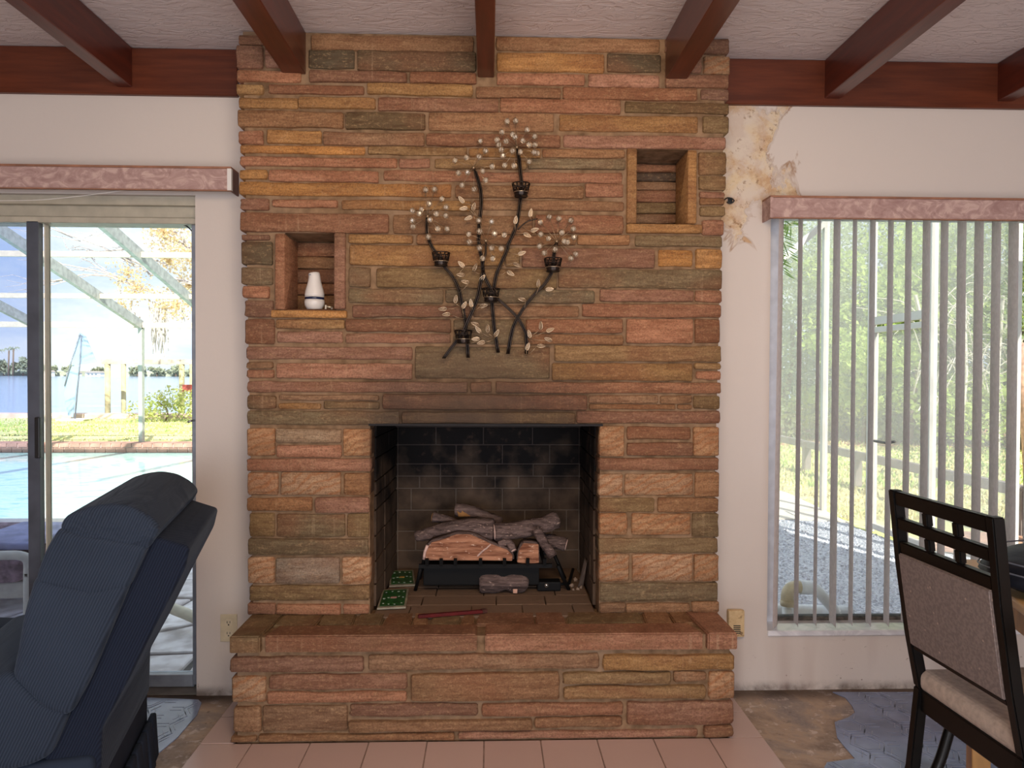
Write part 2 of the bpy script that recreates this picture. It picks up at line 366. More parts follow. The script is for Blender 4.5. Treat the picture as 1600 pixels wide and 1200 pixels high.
# vinyl sheets with an embossed hexagon pattern
VIN = simple('blue_grey_vinyl', (124, 136, 166), .2, spec=.6, var=.18, scale=5)
VL = simple('vinyl_pattern_line', (140, 150, 176), .3, var=.1)
def inside(p, poly):
    c = False; n = len(poly)
    for i in range(n):
        a, b = poly[i], poly[i-1]
        if (a[1] > p[1]) != (b[1] > p[1]) and p[0] < (b[0]-a[0])*(p[1]-a[1])/(b[1]-a[1])+a[0]: c = not c
    return c
def vinyl(name, px, label, curl):
    pts = [PZ(x, y, .004) for x, y in px]; pts = [Vector((p.x, min(p.y, YW-.004), .0005)) for p in pts]
    if (pts[1]-pts[0]).cross(pts[2]-pts[0]).z < 0: pts = pts[::-1]
    o = prism(name, pts, (0, 0, .0035), VIN, fl); tag(o, label)
    edge = [(p.x, p.y, .0065) for p in pts if p.y < YW-.01 and 0 < p.y and abs(p.x) < 1.75 and p.y > 2.2]
    poly = [(p.x, p.y) for p in pts]; bm = bmesh.new(); s = .15
    def seg(a, b):
        if inside(a, poly) and inside(b, poly): bar(bm, (a[0], a[1], .0043), (b[0], b[1], .0043), .0032, .0014)
    for i in range(-30, 30):
        for j in range(-4, 22):
            cx = i*s*1.5; cy = 1.6+j*s*.87+(s*.435 if i % 2 else 0)
            for rr in (.062, .045):
                q = [(cx+rr*math.cos(t), cy+rr*math.sin(t)) for t in [k*math.pi/3 for k in range(6)]]
                for k in range(6): seg(q[k], q[(k+1) % 6])
            for k in range(6):
                t = k*math.pi/3; d = .012
                for sg in (-1, 1):
                    nx, ny = -math.sin(t)*d*sg, math.cos(t)*d*sg
                    seg((cx+.066*math.cos(t)+nx, cy+.066*math.sin(t)+ny), (cx+.11*math.cos(t)+nx, cy+.11*math.sin(t)+ny))
    fixn(bm); q = obj('embossed_pattern', bm, VL, o)
    return o, pts
vinyl('vinyl_flooring', [(234,1090),(310,1093),(315,1098),(308,1116),(295,1131),(278,1151),(242,1181),(120,1262),(-500,1262),(-500,1090)], 'torn blue grey vinyl sheet by the glass door', 1)
vinyl('vinyl_flooring', [(1301,1081),(1320,1089),(1331,1102),(1336,1113),(1325,1121),(1304,1128),(1308,1152),(1321,1168),(1336,1185),(1292,1191),(1286,1203),(1262,1262),(2300,1262),(2300,1082)], 'torn blue grey vinyl sheet under the window', 1)
# ------------------------------------------------------------------ beams
bzb = 2.447
def beam(i, px_pairs, yend, lab):
    (a, b) = px_pairs
    x0 = PZ(a[0], a[1], bzb).x; x1 = PZ(b[0], b[1], bzb).x
    o = bx('trim_%d' % i, (x0, -2.9, bzb), (x1, yend, ZC-.002), BEAM, None, .003, 1)
    return tag(o, lab, kind='structure')
beam(1, ((196, 146), (221, 148)), YW-.002, 'dark stained ceiling beam left of the chimney')
beam(2, ((449, 126), (482, 123)), YC+.02, 'dark stained ceiling beam running into the chimney on its left')
beam(3, ((747, 134), (772, 134)), YC+.02, 'dark stained ceiling beam over the middle of the chimney')
beam(4, ((1032, 138), (1067, 134)), YC+.02, 'dark stained ceiling beam running into the chimney on its right')
beam(5, ((1281, 160), (1306, 160)), YW-.002, 'dark stained ceiling beam right of the chimney')
beam(6, ((1546, 165), (1570, 165)), YW-.002, 'dark stained ceiling beam at the far right corner')
beam(7, ((-70, 146), (-44, 148)), YW-.002, 'dark stained ceiling beam at the far left')
lz = P(300, 149, YW-.02).z
for i, (a, b, lab) in enumerate(((XL, P(370, 120, YW).x+.01, 'reddish stained ledger board left of the chimney'), (P(1139, 120, YW).x-.02, XR, 'reddish stained ledger board right of the chimney'))):
    tag(bx('trim_%d' % (8+i), (a, YW-.022, lz), (b, YW, ZC-.003), LEDGER, None, .003, 1), lab, kind='structure')
# ------------------------------------------------------------------ stones
PAL = {'o': (188,143,92), 'y': (166,134,94), 't': (156,122,94), 'p': (175,131,110), 'r': (148,110,90), 'g': (135,118,91), 'l': (170,156,140), 'd': (96,80,68), 'w': (194,158,126), 'k': (108,95,74)}
def stone(parent, x0, x1, z0, z1, col, d=None, back=.05, bev=.006, y=YC, jag=1.0, name='stone', depth_dir=None, fade=0):
    """a stone with worn rounded arrises and uneven faces, front towards -Y"""
    bm = bmesh.new(); L_ = x1-x0; Hh = z1-z0; bev = min(bev, L_*.2, Hh*.22)
    if d is None: d = R.uniform(-.003, .005)
    n = max(2, min(16, int(L_/.06)))
    xs = [x0, x0+bev] + [x0+bev+(L_-2*bev)*k/n for k in range(1, n)] + [x1-bev, x1]
    ph = R.uniform(0, 100); rows = []; m = len(xs)
    for i, x in enumerate(xs):
        end = 1 if i in (0, m-1) else 0
        jt = (noise.noise((x*11, ph, 0))*.0045 + R.uniform(-.0009, .0009))*jag; jb = (noise.noise((x*11, ph+9, 3))*.0045 + R.uniform(-.0009, .0009))*jag
        jt = min(jt, .003); jb = max(jb, -.003)
        ins = bev*(.9 if end else 0); zt = z1+jt-ins; zb = z0+jb+ins
        yf = y-d; fb = bev*.55
        ex = R.uniform(-.002, .002)*jag if end else 0
        def N(k): return noise.noise((x*9+ph, k*3.1, ph))*.0035*jag
        yy = yf+(bev*.8 if end else 0)
        rows.append([bm.verts.new(v) for v in (
            (x+ex, y+back, zb), (x+ex, yf+bev+(bev*.5 if end else 0), zb), (x+ex*.6+N(7)*end, yy+N(1)*.5, zb+fb), (x+N(8)*end, yy+N(2), zb+(zt-zb)*.36), (x+N(9)*end, yy+N(3), zb+(zt-zb)*.68), (x+ex*.6, yy+N(4)*.5, zt-fb), (x+ex, yf+bev+(bev*.5 if end else 0), zt), (x+ex, y+back, zt))])
    for a, b in zip(rows, rows[1:]):
        for k in range(7): bm.faces.new((a[k], b[k], b[k+1], a[k+1]))
    bm.faces.new(rows[0][::-1]); bm.faces.new(rows[-1])
    fixn(bm)
    sw = col == 'w'; o = obj(name, bm, SWIRL if sw else STONE, parent, True)
    c = PAL[col]; v = R.uniform(.92, 1.08); h = R.uniform(-6, 6)
    o.color = lin(tuple(max(0, min(255, q)) for q in (c[0]*v+h, c[1]*v, c[2]*v-h)))
    return o
fp = empty('fireplace', (0, YC, 0), label='floor to ceiling layered sandstone fireplace with raised hearth and sooty open firebox', cat='fireplace')
# each list: origin of a 4x enlarged crop, then x0,y0,x1,y1,colour in that crop
TR = {
'A': (360, 40, [(50,60,240,118,'r'),(250,60,420,118,'t'),(505,65,1520,160,'t'),(40,130,205,265,'p'),(215,130,400,258,'p'),(490,150,775,265,'k'),(795,160,1535,285,'k'),
 (40,282,440,350,'p'),(495,285,1100,355,'r'),(1120,292,1535,362,'r'),(40,370,205,432,'y'),(240,372,835,428,'r'),(855,365,1515,435,'y'),(1535,390,2065,455,'t'),
 (50,450,420,515,'o'),(426,450,905,517,'o'),(925,452,1675,535,'r'),(1685,460,2440,545,'p'),(50,535,705,635,'t'),(718,545,1215,648,'k'),(1240,545,2020,658,'t'),
 (50,655,205,737,'p'),(230,657,570,737,'o'),(580,668,1210,748,'t'),(1225,680,2060,758,'r'),(60,748,840,800,'o'),(862,758,1475,808,'y'),(1490,765,1940,825,'o'),
 (60,823,1040,882,'p'),(1055,832,1247,890,'p'),(1280,838,1850,895,'y'),(60,905,230,960,'o'),(240,905,925,975,'p'),(957,912,2450,978,'p'),
 (55,985,1380,1065,'o'),(1405,1000,2210,1078,'t'),(65,1082,240,1152,'p'),(262,1088,668,1137,'p'),(695,1092,1500,1152,'y'),(1515,1092,2460,1155,'t')]),
'B': (750, 40, [(100,75,1125,160,'t'),(1160,85,1555,175,'r'),(105,170,778,288,'o'),(795,175,1130,290,'k'),(1170,190,1385,295,'p'),(1400,195,1560,305,'w'),(105,300,655,370,'p'),(680,305,1120,388,'p'),(1160,310,1550,390,'r'),
 (520,388,1355,465,'r'),(1380,398,1555,462,'r'),(905,480,1555,548,'k'),(497,560,1362,662,'o'),(1395,565,1555,670,'g'),(522,688,1537,768,'p'),(390,772,905,824,'t'),(300,834,908,897,'g'),(660,990,893,1072,'p'),
 (1368,790,1538,930,'g'),(1370,940,1535,1028,'g'),(1372,1040,1530,1076,'p'),(1372,1082,1530,1118,'t'),(1375,1132,1530,1190,'g')]),
'C': (360, 320, [(65,55,990,172,'r'),(1015,65,1890,183,'t'),(740,188,1140,240,'y'),(1165,190,2160,250,'t'),(745,252,1710,382,'y'),(740,392,875,512,'g'),(915,400,2040,520,'g'),(740,528,1330,614,'g'),(1345,530,2275,614,'g'),
 (765,630,1500,702,'r'),(1515,630,2180,702,'t'),(720,715,1380,795,'r'),(1395,718,1840,870,'g'),(720,806,1375,864,'p'),(70,185,245,222,'r'),(72,232,262,372,'k'),(68,390,262,500,'g'),(78,510,245,582,'p'),(95,600,270,702,'r'),(92,715,275,870,'r'),
 (285,716,710,774,'y'),(290,793,700,862,'p'),(98,888,1138,967,'p'),(1155,888,1995,1085,'g'),(103,985,265,1022,'t'),(103,1030,270,1085,'p'),(287,992,1138,1087,'p')]),
'D': (750, 320, [(345,65,895,180,'r'),(610,190,935,255,'t'),(970,195,1512,260,'g'),(160,272,248,390,'y'),(262,273,1090,393,'r'),(1115,283,1330,385,'o'),(1350,280,1513,398,'o'),(490,405,1512,520,'g'),(750,532,1335,605,'p'),(1345,538,1510,608,'p'),
 (640,622,1505,702,'p'),(290,715,890,803,'r'),(290,812,895,872,'t'),(915,716,1330,864,'p'),(1345,715,1500,864,'r'),(468,883,1502,980,'y'),(450,992,1325,1097,'y'),(1340,992,1503,1030,'y'),(1350,1040,1505,1092,'p'),(1390,97,1523,190,'p')]),
'E': (360, 580, [(105,66,1480,132,'p'),(1500,70,1632,135,'r'),(105,152,285,234,'g'),(305,148,925,182,'t'),(298,200,565,238,'o'),(585,190,930,237,'g'),(950,148,2230,240,'r'),(105,250,1055,332,'g'),(1070,255,2155,326,'g'),
 (105,357,278,527,'w'),(285,360,692,447,'l'),(288,463,695,540,'p'),(705,360,875,530,'w'),(105,548,875,624,'p'),(108,635,300,772,'w'),(320,633,690,772,'w'),(708,638,872,777,'t'),(105,790,510,874,'t'),(528,788,868,884,'p'),
 (118,888,275,1037,'g'),(290,893,715,1037,'g'),(728,892,868,1037,'g'),(115,1048,862,1145,'g')]),
'F': (750, 580, [(100,70,1503,137,'r'),(680,150,1115,202,'t'),(682,208,1222,239,'t'),(1127,153,1325,203,'t'),(1234,208,1325,239,'t'),(1334,153,1498,237,'g'),(605,250,1500,325,'r'),
 (745,345,900,530,'w'),(918,348,1318,427,'r'),(918,446,1328,527,'r'),(1335,350,1490,527,'w'),(745,543,1490,617,'r'),(745,643,890,777,'w'),(905,643,1330,774,'w'),(1343,635,1495,787,'t'),(745,795,1090,882,'g'),(1110,793,1490,882,'t'),
 (748,890,920,1022,'w'),(950,890,1315,1022,'w'),(1325,890,1490,1037,'g'),(745,1045,1485,1137,'g')]),
'G': (350, 880, [(148,-35,312,125,'w'),(325,-37,722,125,'l'),(738,-37,912,130,'w'),(160,140,910,234,'g'),(150,250,320,322,'r'),(330,256,728,320,'p'),(743,260,907,318,'p')]),
'H': (750, 880, [(745,-55,930,115,'w'),(952,-55,1328,110,'w'),(1338,-50,1488,115,'w'),(750,125,1485,237,'g'),(750,250,908,312,'t'),(915,250,1315,312,'t'),(1325,240,1490,304,'t')]),
}
fbz = P(758, 664, YC).z
for k, (ox, oy, lst) in TR.items():
    for (a, b, c, d, col) in lst:
        xa, xb = ox+a/4, ox+c/4; ya, yb = oy+b/4, oy+d/4; ym = (ya+yb)/2; xm = (xa+xb)/2
        x0 = P(xa, ym, YC).x; x1 = P(xb, ym, YC).x; z1 = P(xm, ya, YC).z; z0 = P(xm, yb, YC).z
        back = .045; end = xa < 390 or xb > 1118; jamb = (abs(xb-578) < 4 or abs(xa-937) < 5) and ym > 664
        if end: back = YW-YC-.001
        if jamb: back = .11
        z1 = min(z1, ZC-.004)
        o = stone(fp, x0, x1, z0, z1, col, back=back, d=R.uniform(-.001, .009), bev=R.uniform(.0035, .0055))
        if (k, a, b) == ('G', 325, -37): o['label'] = 'smooth pale grey stone'
        if (k, a, b) == ('C', 72, 232): o['label'] = 'dark olive rough stone'
        if (k, a, b) == ('E', 1070, 255): o['label'] = 'soot blackened lintel stone'
        if (k, a, b) == ('A', 50, 450): o['label'] = 'golden yellow stone'
# niches
def pxbox(x0, y0, x1, y1, Y=YC):
    xm, ym = (x0+x1)/2, (y0+y1)/2
    return P(x0, ym, Y).x, P(x1, ym, Y).x, P(xm, y1, Y).z, P(xm, y0, Y).z
nA = pxbox(446, 365, 523, 484); nB = pxbox(994, 234, 1074, 349)
for (bxs, col) in (((431, 366, 446.5, 483.5), 'p'), ((523, 365, 540, 483), 'p'), ((424.5, 485, 542, 496.5), 'o'), ((979.5, 233, 994, 349.5), 'o'), ((1073.5, 236, 1087, 349.5), 'o'), ((979, 351, 1096, 364.5), 'o')):
    a = pxbox(*bxs); stone(fp, a[0], a[1], a[2], a[3], col, d=.012, back=.17 if a[3]-a[2] > .1 else .19, bev=.003, jag=.5, name='niche_frame_stone')
for (b, rows) in ((nA, [(0,.2,'r'),(.2,.37,'t'),(.37,.57,'r'),(.57,.74,'r'),(.74,1,'t')]), (nB, [(0,.12,'r'),(.12,.25,'d'),(.25,.38,'t'),(.38,.56,'r'),(.56,.72,'g'),(.72,.87,'t'),(.87,1,'g')])):
    h = b[3]-b[2]
    for r0_, r1_, col in rows:
        stone(fp, b[0]-.01, b[1]+.01, b[3]-h*r1_+.001, b[3]-h*r0_-.001, col, y=2.962, d=R.uniform(0, .006), back=.03, jag=.8, name='niche_back_stone')
bm = bmesh.new()
# mortar core, recessed behind the faces; openings for firebox and niches
fbx0, fbx1 = fb_l, fb_r
xs = sorted([P(388, 600, YC).x, P(1122, 600, YC).x, fbx0-.006, fbx1+.006, nA[0]-.004, nA[1]+.004, nB[0]-.004, nB[1]+.004]); zs = sorted([ZH-.02, fbz+.002, nA[2]-.004, nA[3]+.004, nB[2]-.004, nB[3]+.004, ZC-.003])
def inb(x, z, b): return b[0]-.005 < x < b[1]+.005 and b[2]-.005 < z < b[3]+.005
xc = (xs[0]+xs[-1])/2
def tx(x, z): return xc+(x-xc)*(1+.018*(z-1.3)) if x in (xs[0], xs[-1]) else x
for i in range(len(xs)-1):
    for j in range(len(zs)-1):
        xm, zm = (xs[i]+xs[i+1])/2, (zs[j]+zs[j+1])/2; yf = YC+.009; 
        if fbx0-.01 < xm < fbx1+.01 and zm < fbz: continue
        if inb(xm, zm, nA) or inb(xm, zm, nB): yf = 2.985
        x0, x1, z0, z1 = xs[i], xs[i+1], zs[j], zs[j+1]
        q = [(tx(x0, z0), yf, z0), (tx(x1, z0), yf, z0), (tx(x1, z1), yf, z1), (tx(x0, z1), yf, z1)]
        hexa(bm, q, (0, (3.13 if zm < fbz else 3.13)-yf, 0))
fixn(bm); obj('mortar_core', bm, MORTAR, fp)
# ------------------------------------------------------------------ firebox
fbk = 3.42
kx0 = P(621, 780, fbk).x; kx1 = P(905, 780, fbk).x
fb = empty('firebox', (0, YC, ZH)); attach(fb, fp)
rows_px = [(640, 666), (668, 694), (696, 724), (726, 743), (745, 762), (764, 796), (798, 829), (831, 859), (861, 889)]
def brickrow(p0, p1, z0, z1, joints, nrm):
    p0 = Vector(p0); p1 = Vector(p1); 
    for a, b in zip(joints, joints[1:]):
        d = (p1-p0); L_ = d.length; ga = .003/L_; q0 = p0+d*(a+ga); q1 = p0+d*(b-ga); off = Vector(nrm)*R.uniform(-.002, .002)
        q = [Vector((q0.x, q0.y, z0))+off, Vector((q1.x, q1.y, z0))+off, Vector((q1.x, q1.y, z1))+off, Vector((q0.x, q0.y, z1))+off]
        bm = bmesh.new(); hexa(bm, q, Vector(nrm)*-.05); fixn(bm); bmesh.ops.bevel(bm, geom=bm.edges[:], offset=.002, segments=1, affect='EDGES')
        obj('brick', bm, BRICKF, fb)
J = [[0,.25,.51,.77,1],[0,.21,.47,.74,1],[0,.32,.575,.835,1],[0,.235,.49,.745,1],[0,.12,.235,.41,.535,.665,.8,1],[0,.075,.32,.575,.835,1],[0,.22,.45,.7,.93,1],[0,.1,.35,.6,.85,1],[0,.25,.5,.75,1]]
for (ya, yb), j in zip(rows_px, J):
    z1 = P(763, ya, fbk).z; z0 = P(763, yb, fbk).z
    brickrow((kx0, fbk, 0), (kx1, fbk, 0), z0, z1, j, (0, -1, 0))
    for (pa, pb, sgn) in ((Vector((fb_l+.004, YC+.10, 0)), Vector((kx0, fbk, 0)), 1), (Vector((fb_r-.004, YC+.10, 0)), Vector((kx1, fbk, 0)), -1)):
        d = (pb-pa).normalized(); nr = (d.y*sgn, -d.x*sgn, 0)
        o_ = .0 if R.random() < .5 else .16; jj = [0]+[v for v in (.2+o_, .55+o_*.8) if v < .95]+[1]
        brickrow(pa, pb, z0, z1, jj, nr)
bm = bmesh.new()
for (pa, pb, sgn) in ((Vector((fb_l-.004, YC+.06, 0)), Vector((kx0-.005, fbk+.006, 0)), 1), (Vector((fb_r+.004, YC+.06, 0)), Vector((kx1+.005, fbk+.006, 0)), -1)):
    d = (pb-pa).normalized(); nr = Vector((d.y*sgn, -d.x*sgn, 0))
    q = [Vector((v.x, v.y, z)) for v, z in ((pa, ZH-.03), (pb, ZH-.03), (pb, 1.5), (pa, 1.5))]; hexa(bm, [v-nr*.004 for v in q], nr*-.12)
box(bm, (kx0-.15, fbk+.004, ZH-.03), (kx1+.15, fbk+.12, 1.5)); box(bm, (fb_l-.1, YC+.25, 1.42), (fb_r+.1, fbk+.1, 1.5))
fixn(bm); obj('firebox_lining', bm, JOINTF, fb)
bx('lintel_angle', (fb_l-.01, YC-.002, fbz-.004), (fb_r+.015, YC+.11, fbz+.004), simple('blackened_steel', (28, 24, 24), .6, .6), fb)
# hearth floor inside the firebox
HB = firebrick('hearth_brick', (128, 104, 86), (96, 76, 64))
fr = [(960.5, 944.5), (943.5, 930.5), (929.5, 917), (916, 904), (903, 892)]
ys = [PZ(763, y, ZH).y for y in (962, 944, 930, 916.5, 903.5, 890)]; ys[-1] = fbk-.002
for i in range(5):
    t = (ys[i]-YC)/(fbk-YC); t = max(0, t); xl = fb_l+(kx0-fb_l)*t+.008; xr = fb_r+(kx1-fb_r)*t-.008
    jo = [xl]; x = xl+R.uniform(.1, .22)
    while x < xr-.06: jo.append(x); x += R.choice((.2, .2, .24, .3))
    jo.append(xr)
    for a, b in zip(jo, jo[1:]): bx('hearth_brick', (a+.002, ys[i]+.002, ZH-.03), (b-.002, ys[i+1]-.002, ZH-.002+R.uniform(-.001, .001)), HB, fb, .0015, 1)
# ------------------------------------------------------------------ raised hearth
hz = empty('raised_hearth', (0, YH, 0)); attach(hz, fp)
hL = P(364, 1100, YH).x; hR = P(1146, 1100, YH).x
bm = bmesh.new(); box(bm, (hL+.012, YH+.012, .001), (hR-.012, YC+.08, ZH-.012)); box(bm, (fb_l-.05, YC+.08, .05), (fb_r+.05, fbk+.1, ZH-.03))
box(bm, (hL+.012, YC+.08, .001), (fb_l-.05, YW-.001, ZH-.012)); box(bm, (fb_r+.05, YC+.08, .001), (hR-.012, YW-.001, ZH-.012))
obj('mortar_bed', bm, MORTAR, hz)
HS = {'G': (350, 880, [(40,586,872,678,'r'),(902,570,2345,664,'t'),(50,712,260,870,'w'),(280,698,1142,792,'r'),(268,808,1142,876,'p'),(1170,690,2095,858,'t'),(60,898,229,1060,'t'),(239,895,768,1052,'t'),(788,882,1585,960,'r'),(780,983,1925,1048,'t'),(42,1085,200,1140,'t'),(214,1070,1442,1130,'t'),(1462,1050,2960,1114,'p')]),
 'H': (750, 880, [(768,573,1585,668,'y'),(522,683,1192,752,'y'),(1214,678,1413,742,'t'),(524,768,1410,846,'y'),(1430,680,1590,848,'w'),(10,878,894,956,'r'),(340,964,885,1028,'t'),(922,868,1582,1012,'r'),(1398,1016,1582,1100,'r')])}
for k, (ox, oy, lst) in HS.items():
    for (a, b, c, d, col) in lst:
        xa, xb = ox+a/4, ox+c/4; ya, yb = oy+b/4, oy+d/4; ym = (ya+yb)/2; xm = (xa+xb)/2
        x0 = P(xa, ym, YH).x; x1 = P(xb, ym, YH).x; z1 = P(xm, ya, YH).z; z0 = max(.012, P(xm, yb, YH).z)
        end = xa < 370 or xb > 1135
        stone(hz, x0, x1, z0, z1, col, y=YH, back=.05 if not end else .2, d=R.uniform(0, .01), bev=.006, jag=1.3)
# hearth slabs: front face and wide flat top
def slab(x0, x1, y0, y1, z0, z1, col, skew=0, name='hearth_slab', sk1=None):
    bm = bmesh.new(); n = max(2, int((x1-x0)/.08)); sk1 = skew if sk1 is None else sk1
    fr_ = []; 
    for i in range(n+1):
        x = x0+(x1-x0)*i/n; j = noise.noise((x*13, y0*5, 2))*.004; fr_.append(Vector((x, y0+j, 0)))
    bk = [Vector((x0+skew+(x1+sk1-x0-skew)*i/n, y1+noise.noise((i*.7, y1*9, x0))*.003, 0)) for i in range(n+1)]
    loop = fr_+bk[::-1]
    a = [bm.verts.new((v.x, v.y, z1)) for v in loop]; b = [bm.verts.new((v.x, v.y, z0)) for v in loop]
    ft = bm.faces.new(a); bm.faces.new(b[::-1])
    for i in range(len(a)): bm.faces.new((a[i], b[i], b[(i+1) % len(a)], a[(i+1) % len(a)]))
    fixn(bm); bmesh.ops.bevel(bm, geom=[e for e in bm.edges if not (abs(e.verts[0].co.z-z0) < 1e-5 and abs(e.verts[1].co.z-z0) < 1e-5)], offset=.005, segments=2, affect='EDGES')
    o = obj(name, bm, STONE, hz, False); o['label'] = 'flat slab on top of the hearth'
    c = PAL[col]; v = R.uniform(.95, 1.05); o.color = lin(tuple(q*v for q in c)); return o
def hx(px, py=1010): return P(px, py, YH-.01).x
zf = P(760, 1017, YH-.01).z; yb1 = PZ(760, 975, ZH).y
slab(hx(358.5), hx(405.5), YH-.012, YW-.003, zf, ZH, 'g', skew=.0, sk1=.035)
slab(hx(413), hx(745), YH-.008, yb1, zf, ZH, 'r', skew=.02, sk1=0)
slab(hx(758), hx(1099), YH-.01, yb1, zf, ZH, 'p', skew=0, sk1=-.03)
slab(hx(1106), hx(1152), YH-.014, YW-.003, zf, ZH, 'p', skew=-.032, sk1=0)
edges_px = [432, 500, 556, 600, 645, 671, 720, 742, 835, 884, 1005, 1050, 1083]
xx = [PZ(p, 968, ZH).x for p in edges_px]
for a, b in zip(xx, xx[1:]):
    if b-a < .04: continue
    slab(a+.004, b-.004, yb1+.006, YC+.012, ZH-.03, ZH-.001, R.choice('rtgt'), skew=R.uniform(-.01, .015), name='hearth_stone')
# ------------------------------------------------------------------ sliding door
ALU = simple('painted_aluminium', (186, 178, 160), .45, .2, var=.05); ALUG = simple('grey_aluminium', (150, 156, 166), .4, .4, var=.06)
DARKST = simple('dark_bronze_stile', (84, 88, 98), .4, .3, var=.12, scale=9); PALEST = simple('pale_stile_edge', (214, 204, 186), .5, var=.04)
BLK = simple('black_plastic', (22, 22, 24), .4, var=.05); WHT = simple('white_plastic', (222, 216, 210), .35, var=.02)
d1 = tag(empty('door_1', (dR-1.2, YW+.09, 0)), 'sliding glass patio door with dark centre stile left of the fireplace', kind='structure')
def fz(py, Y, px=200): return P(px, py, Y).z
YD = 3.04
bx('head_reveal_trim', (dL, YW+.02, fz(320, YW+.02)), (dR, YO, dTop-.001), ALU, d1)
bx('door_frame_head', (dL, YD-.03, fz(340, YD-.03)), (dR-.001, YD+.07, fz(318, YD-.03)), ALU, d1, .002, 1)
bx('door_frame_head', (dL, YD-.045, fz(349, YD-.045)), (dR-.001, YD+.05, fz(339.5, YD-.045)), ALU, d1, .002, 1)
jx = P(303, 700, YD).x
bx('door_frame_jamb', (jx, YD-.02, .02), (dR-.001, YD+.06, fz(341, YD-.03)), ALUG, d1, .002, 1)
bx('door_rail', (dL, YD-.01, fz(1072, YD, 270)), (jx, YD+.035, fz(1053, YD, 270)), ALUG, d1, .002, 1)
bx('door_track', (dL, YW+.005, .001), (dR-.001, YD+.07, fz(1073, YD, 270)), simple('worn_aluminium_track', (128, 122, 116), .5, .4, var=.2, scale=8), d1, .002, 1)
sx0, sx1, sx2 = P(46, 600, YD-.03).x, P(65, 600, YD-.03).x, P(74, 600, YD).x
zt, zb = fz(350, YD), fz(1053, YD, 270)
bx('centre_stile', (sx0, YD-.045, zb), (sx1, YD-.012, zt), DARKST, d1, .002, 1)
bx('stile_edge', (sx1, YD-.01, zb), (sx2, YD+.03, zt), PALEST, d1, .002, 1)
bx('pull_handle', (P(54, 680, YD-.06).x, YD-.062, fz(716, YD-.06, 58)), (P(62, 680, YD-.06).x, YD-.045, fz(652, YD-.06, 58)), BLK, d1, .004)
bx('latch_slot', (P(66, 697, YD-.01).x, YD-.013, fz(701, YD-.01, 68)), (P(69, 697, YD-.01).x, YD-.009, fz(694, YD-.01, 68)), BLK, d1)
g0 = bx('glass_pane', (sx2, YD+.018, zb), (jx, YD+.022, zt), GLASS, d1); bx('glass_pane', (dL, YD-.03, zb), (sx0, YD-.026, zt), glass_mat('tinted_door_glass', (222, 230, 242), .06), d1)
lv = P(292, 659, YD-.03); tubeobj('jamb_latch', [P(304, 657, YD-.02), P(299, 657, YD-.04), P(293, 660, YD-.045)], .0045, simple('bright_metal', (190, 190, 188), .25, .9), d1, 6)
tubeobj('loose_gasket', catmull([P(284, 352, YD), P(291, 353, YD-.01), P(298, 359, YD-.01), P(303, 366, YD)]), .0028, BLK, d1, 5)
# ------------------------------------------------------------------ window
YG = 3.09
w1 = tag(empty('window_1', (wL+1, YG, wB)), 'large fixed window with white marble sill right of the fireplace', kind='structure')
WFR = simple('white_window_frame', (228, 231, 240), .45, var=.04)
MARB = MT('white_marble_sill', rough=.1, spec=.8); MARB.color(MARB.ramp(MARB.noise(5, det=6, dist=1.5), [(.4, (232, 230, 232)), (.5, (208, 206, 210)), (.6, (238, 236, 238))]))
bx('sill', (wL-.0, YW-.012, wB-.022), (wR, YG+.02, wB+.001), MARB.m, w1, .003, 1)
fx_ = P(1213, 700, YG).x
bx('frame_jamb', (wL+.001, YG-.03, wB+.001), (fx_, YG+.03, wT-.001), WFR, w1, .002, 1)
bx('frame_head', (wL+.001, YG-.03, wT-.04), (wR, YG+.03, wT-.001), WFR, w1, .002, 1)
bx('frame_bottom', (wL+.001, YG-.02, wB+.001), (wR, YG+.03, wB+.014), simple('dirty_gasket', (72, 66, 60), .8, var=.4, scale=40), w1, .002, 1)
bx('glass_pane', (fx_, YG, wB+.014), (wR, YG+.004, wT-.04), GLASS, w1)
# ------------------------------------------------------------------ valances
VF = MT('pink_marbled_fabric', rough=.7); vn = VF.noise(14, (1, 1, 1.5), 6, .65, dist=1.8)
VF.color(VF.ramp(vn, [(.35, (156, 122, 116)), (.5, (174, 142, 134)), (.62, (198, 168, 158))])); VF.bump(vn, .15, .002)
VEDGE = simple('brown_valance_edge', (146, 100, 76), .6)
def valance(x0, x1, y0, y1, pxm, end, label):
    Yv = YW-.09; z1 = P(pxm, y0, Yv).z; z0 = P(pxm, y1, Yv).z
    o = empty('valance', ((x0+x1)/2, YW-.04, z0)); tag(o, label, 'valance')
    bx('fabric_front', (x0, Yv, z0+.004), (x1, Yv+.012, z1-.004), VF.m, o, .002, 1)
    bx('top_board', (x0, Yv-.001, z1-.004), (x1, YW-.001, z1+.004), VEDGE, o); bx('bottom_edge', (x0, Yv-.001, z0), (x1, Yv+.012, z0+.004), VEDGE, o)
    xe = x1 if end > 0 else x0
    bx('end_return', (xe-.006 if end > 0 else xe, Yv+.012, z0), (xe if end > 0 else xe+.006, YW-.001, z1-.004), simple('valance_end', (122, 92, 84), .7) if end > 0 else VF.m, o)
    bx('end_cap', (xe-.014 if end > 0 else xe-.002, Yv-.003, z0+.002), (xe+.002 if end > 0 else xe+.010, Yv+.013, z1-.004), WHT if end > 0 else VF.m, o)
    return z0
vz0 = valance(dL-.15, P(361, 280, YW-.09).x, 260, 296.5, 200, 1, 'long pink marbled valance above the sliding glass door')
vz1 = valance(P(1204, 320, YW-.09).x, wR+.1, 309, 343, 1400, -1, 'pink marbled valance above the window with vertical blinds')
tubeobj_ = tubeobj('curtain_cord', catmull([P(-60, 313, YW-.06), P(0, 313.5, YW-.06), P(60, 312.5, YW-.06), P(120, 307, YW-.06), P(175, 300, YW-.06), P(215, 295, YW-.05)]), .0016, WHT)
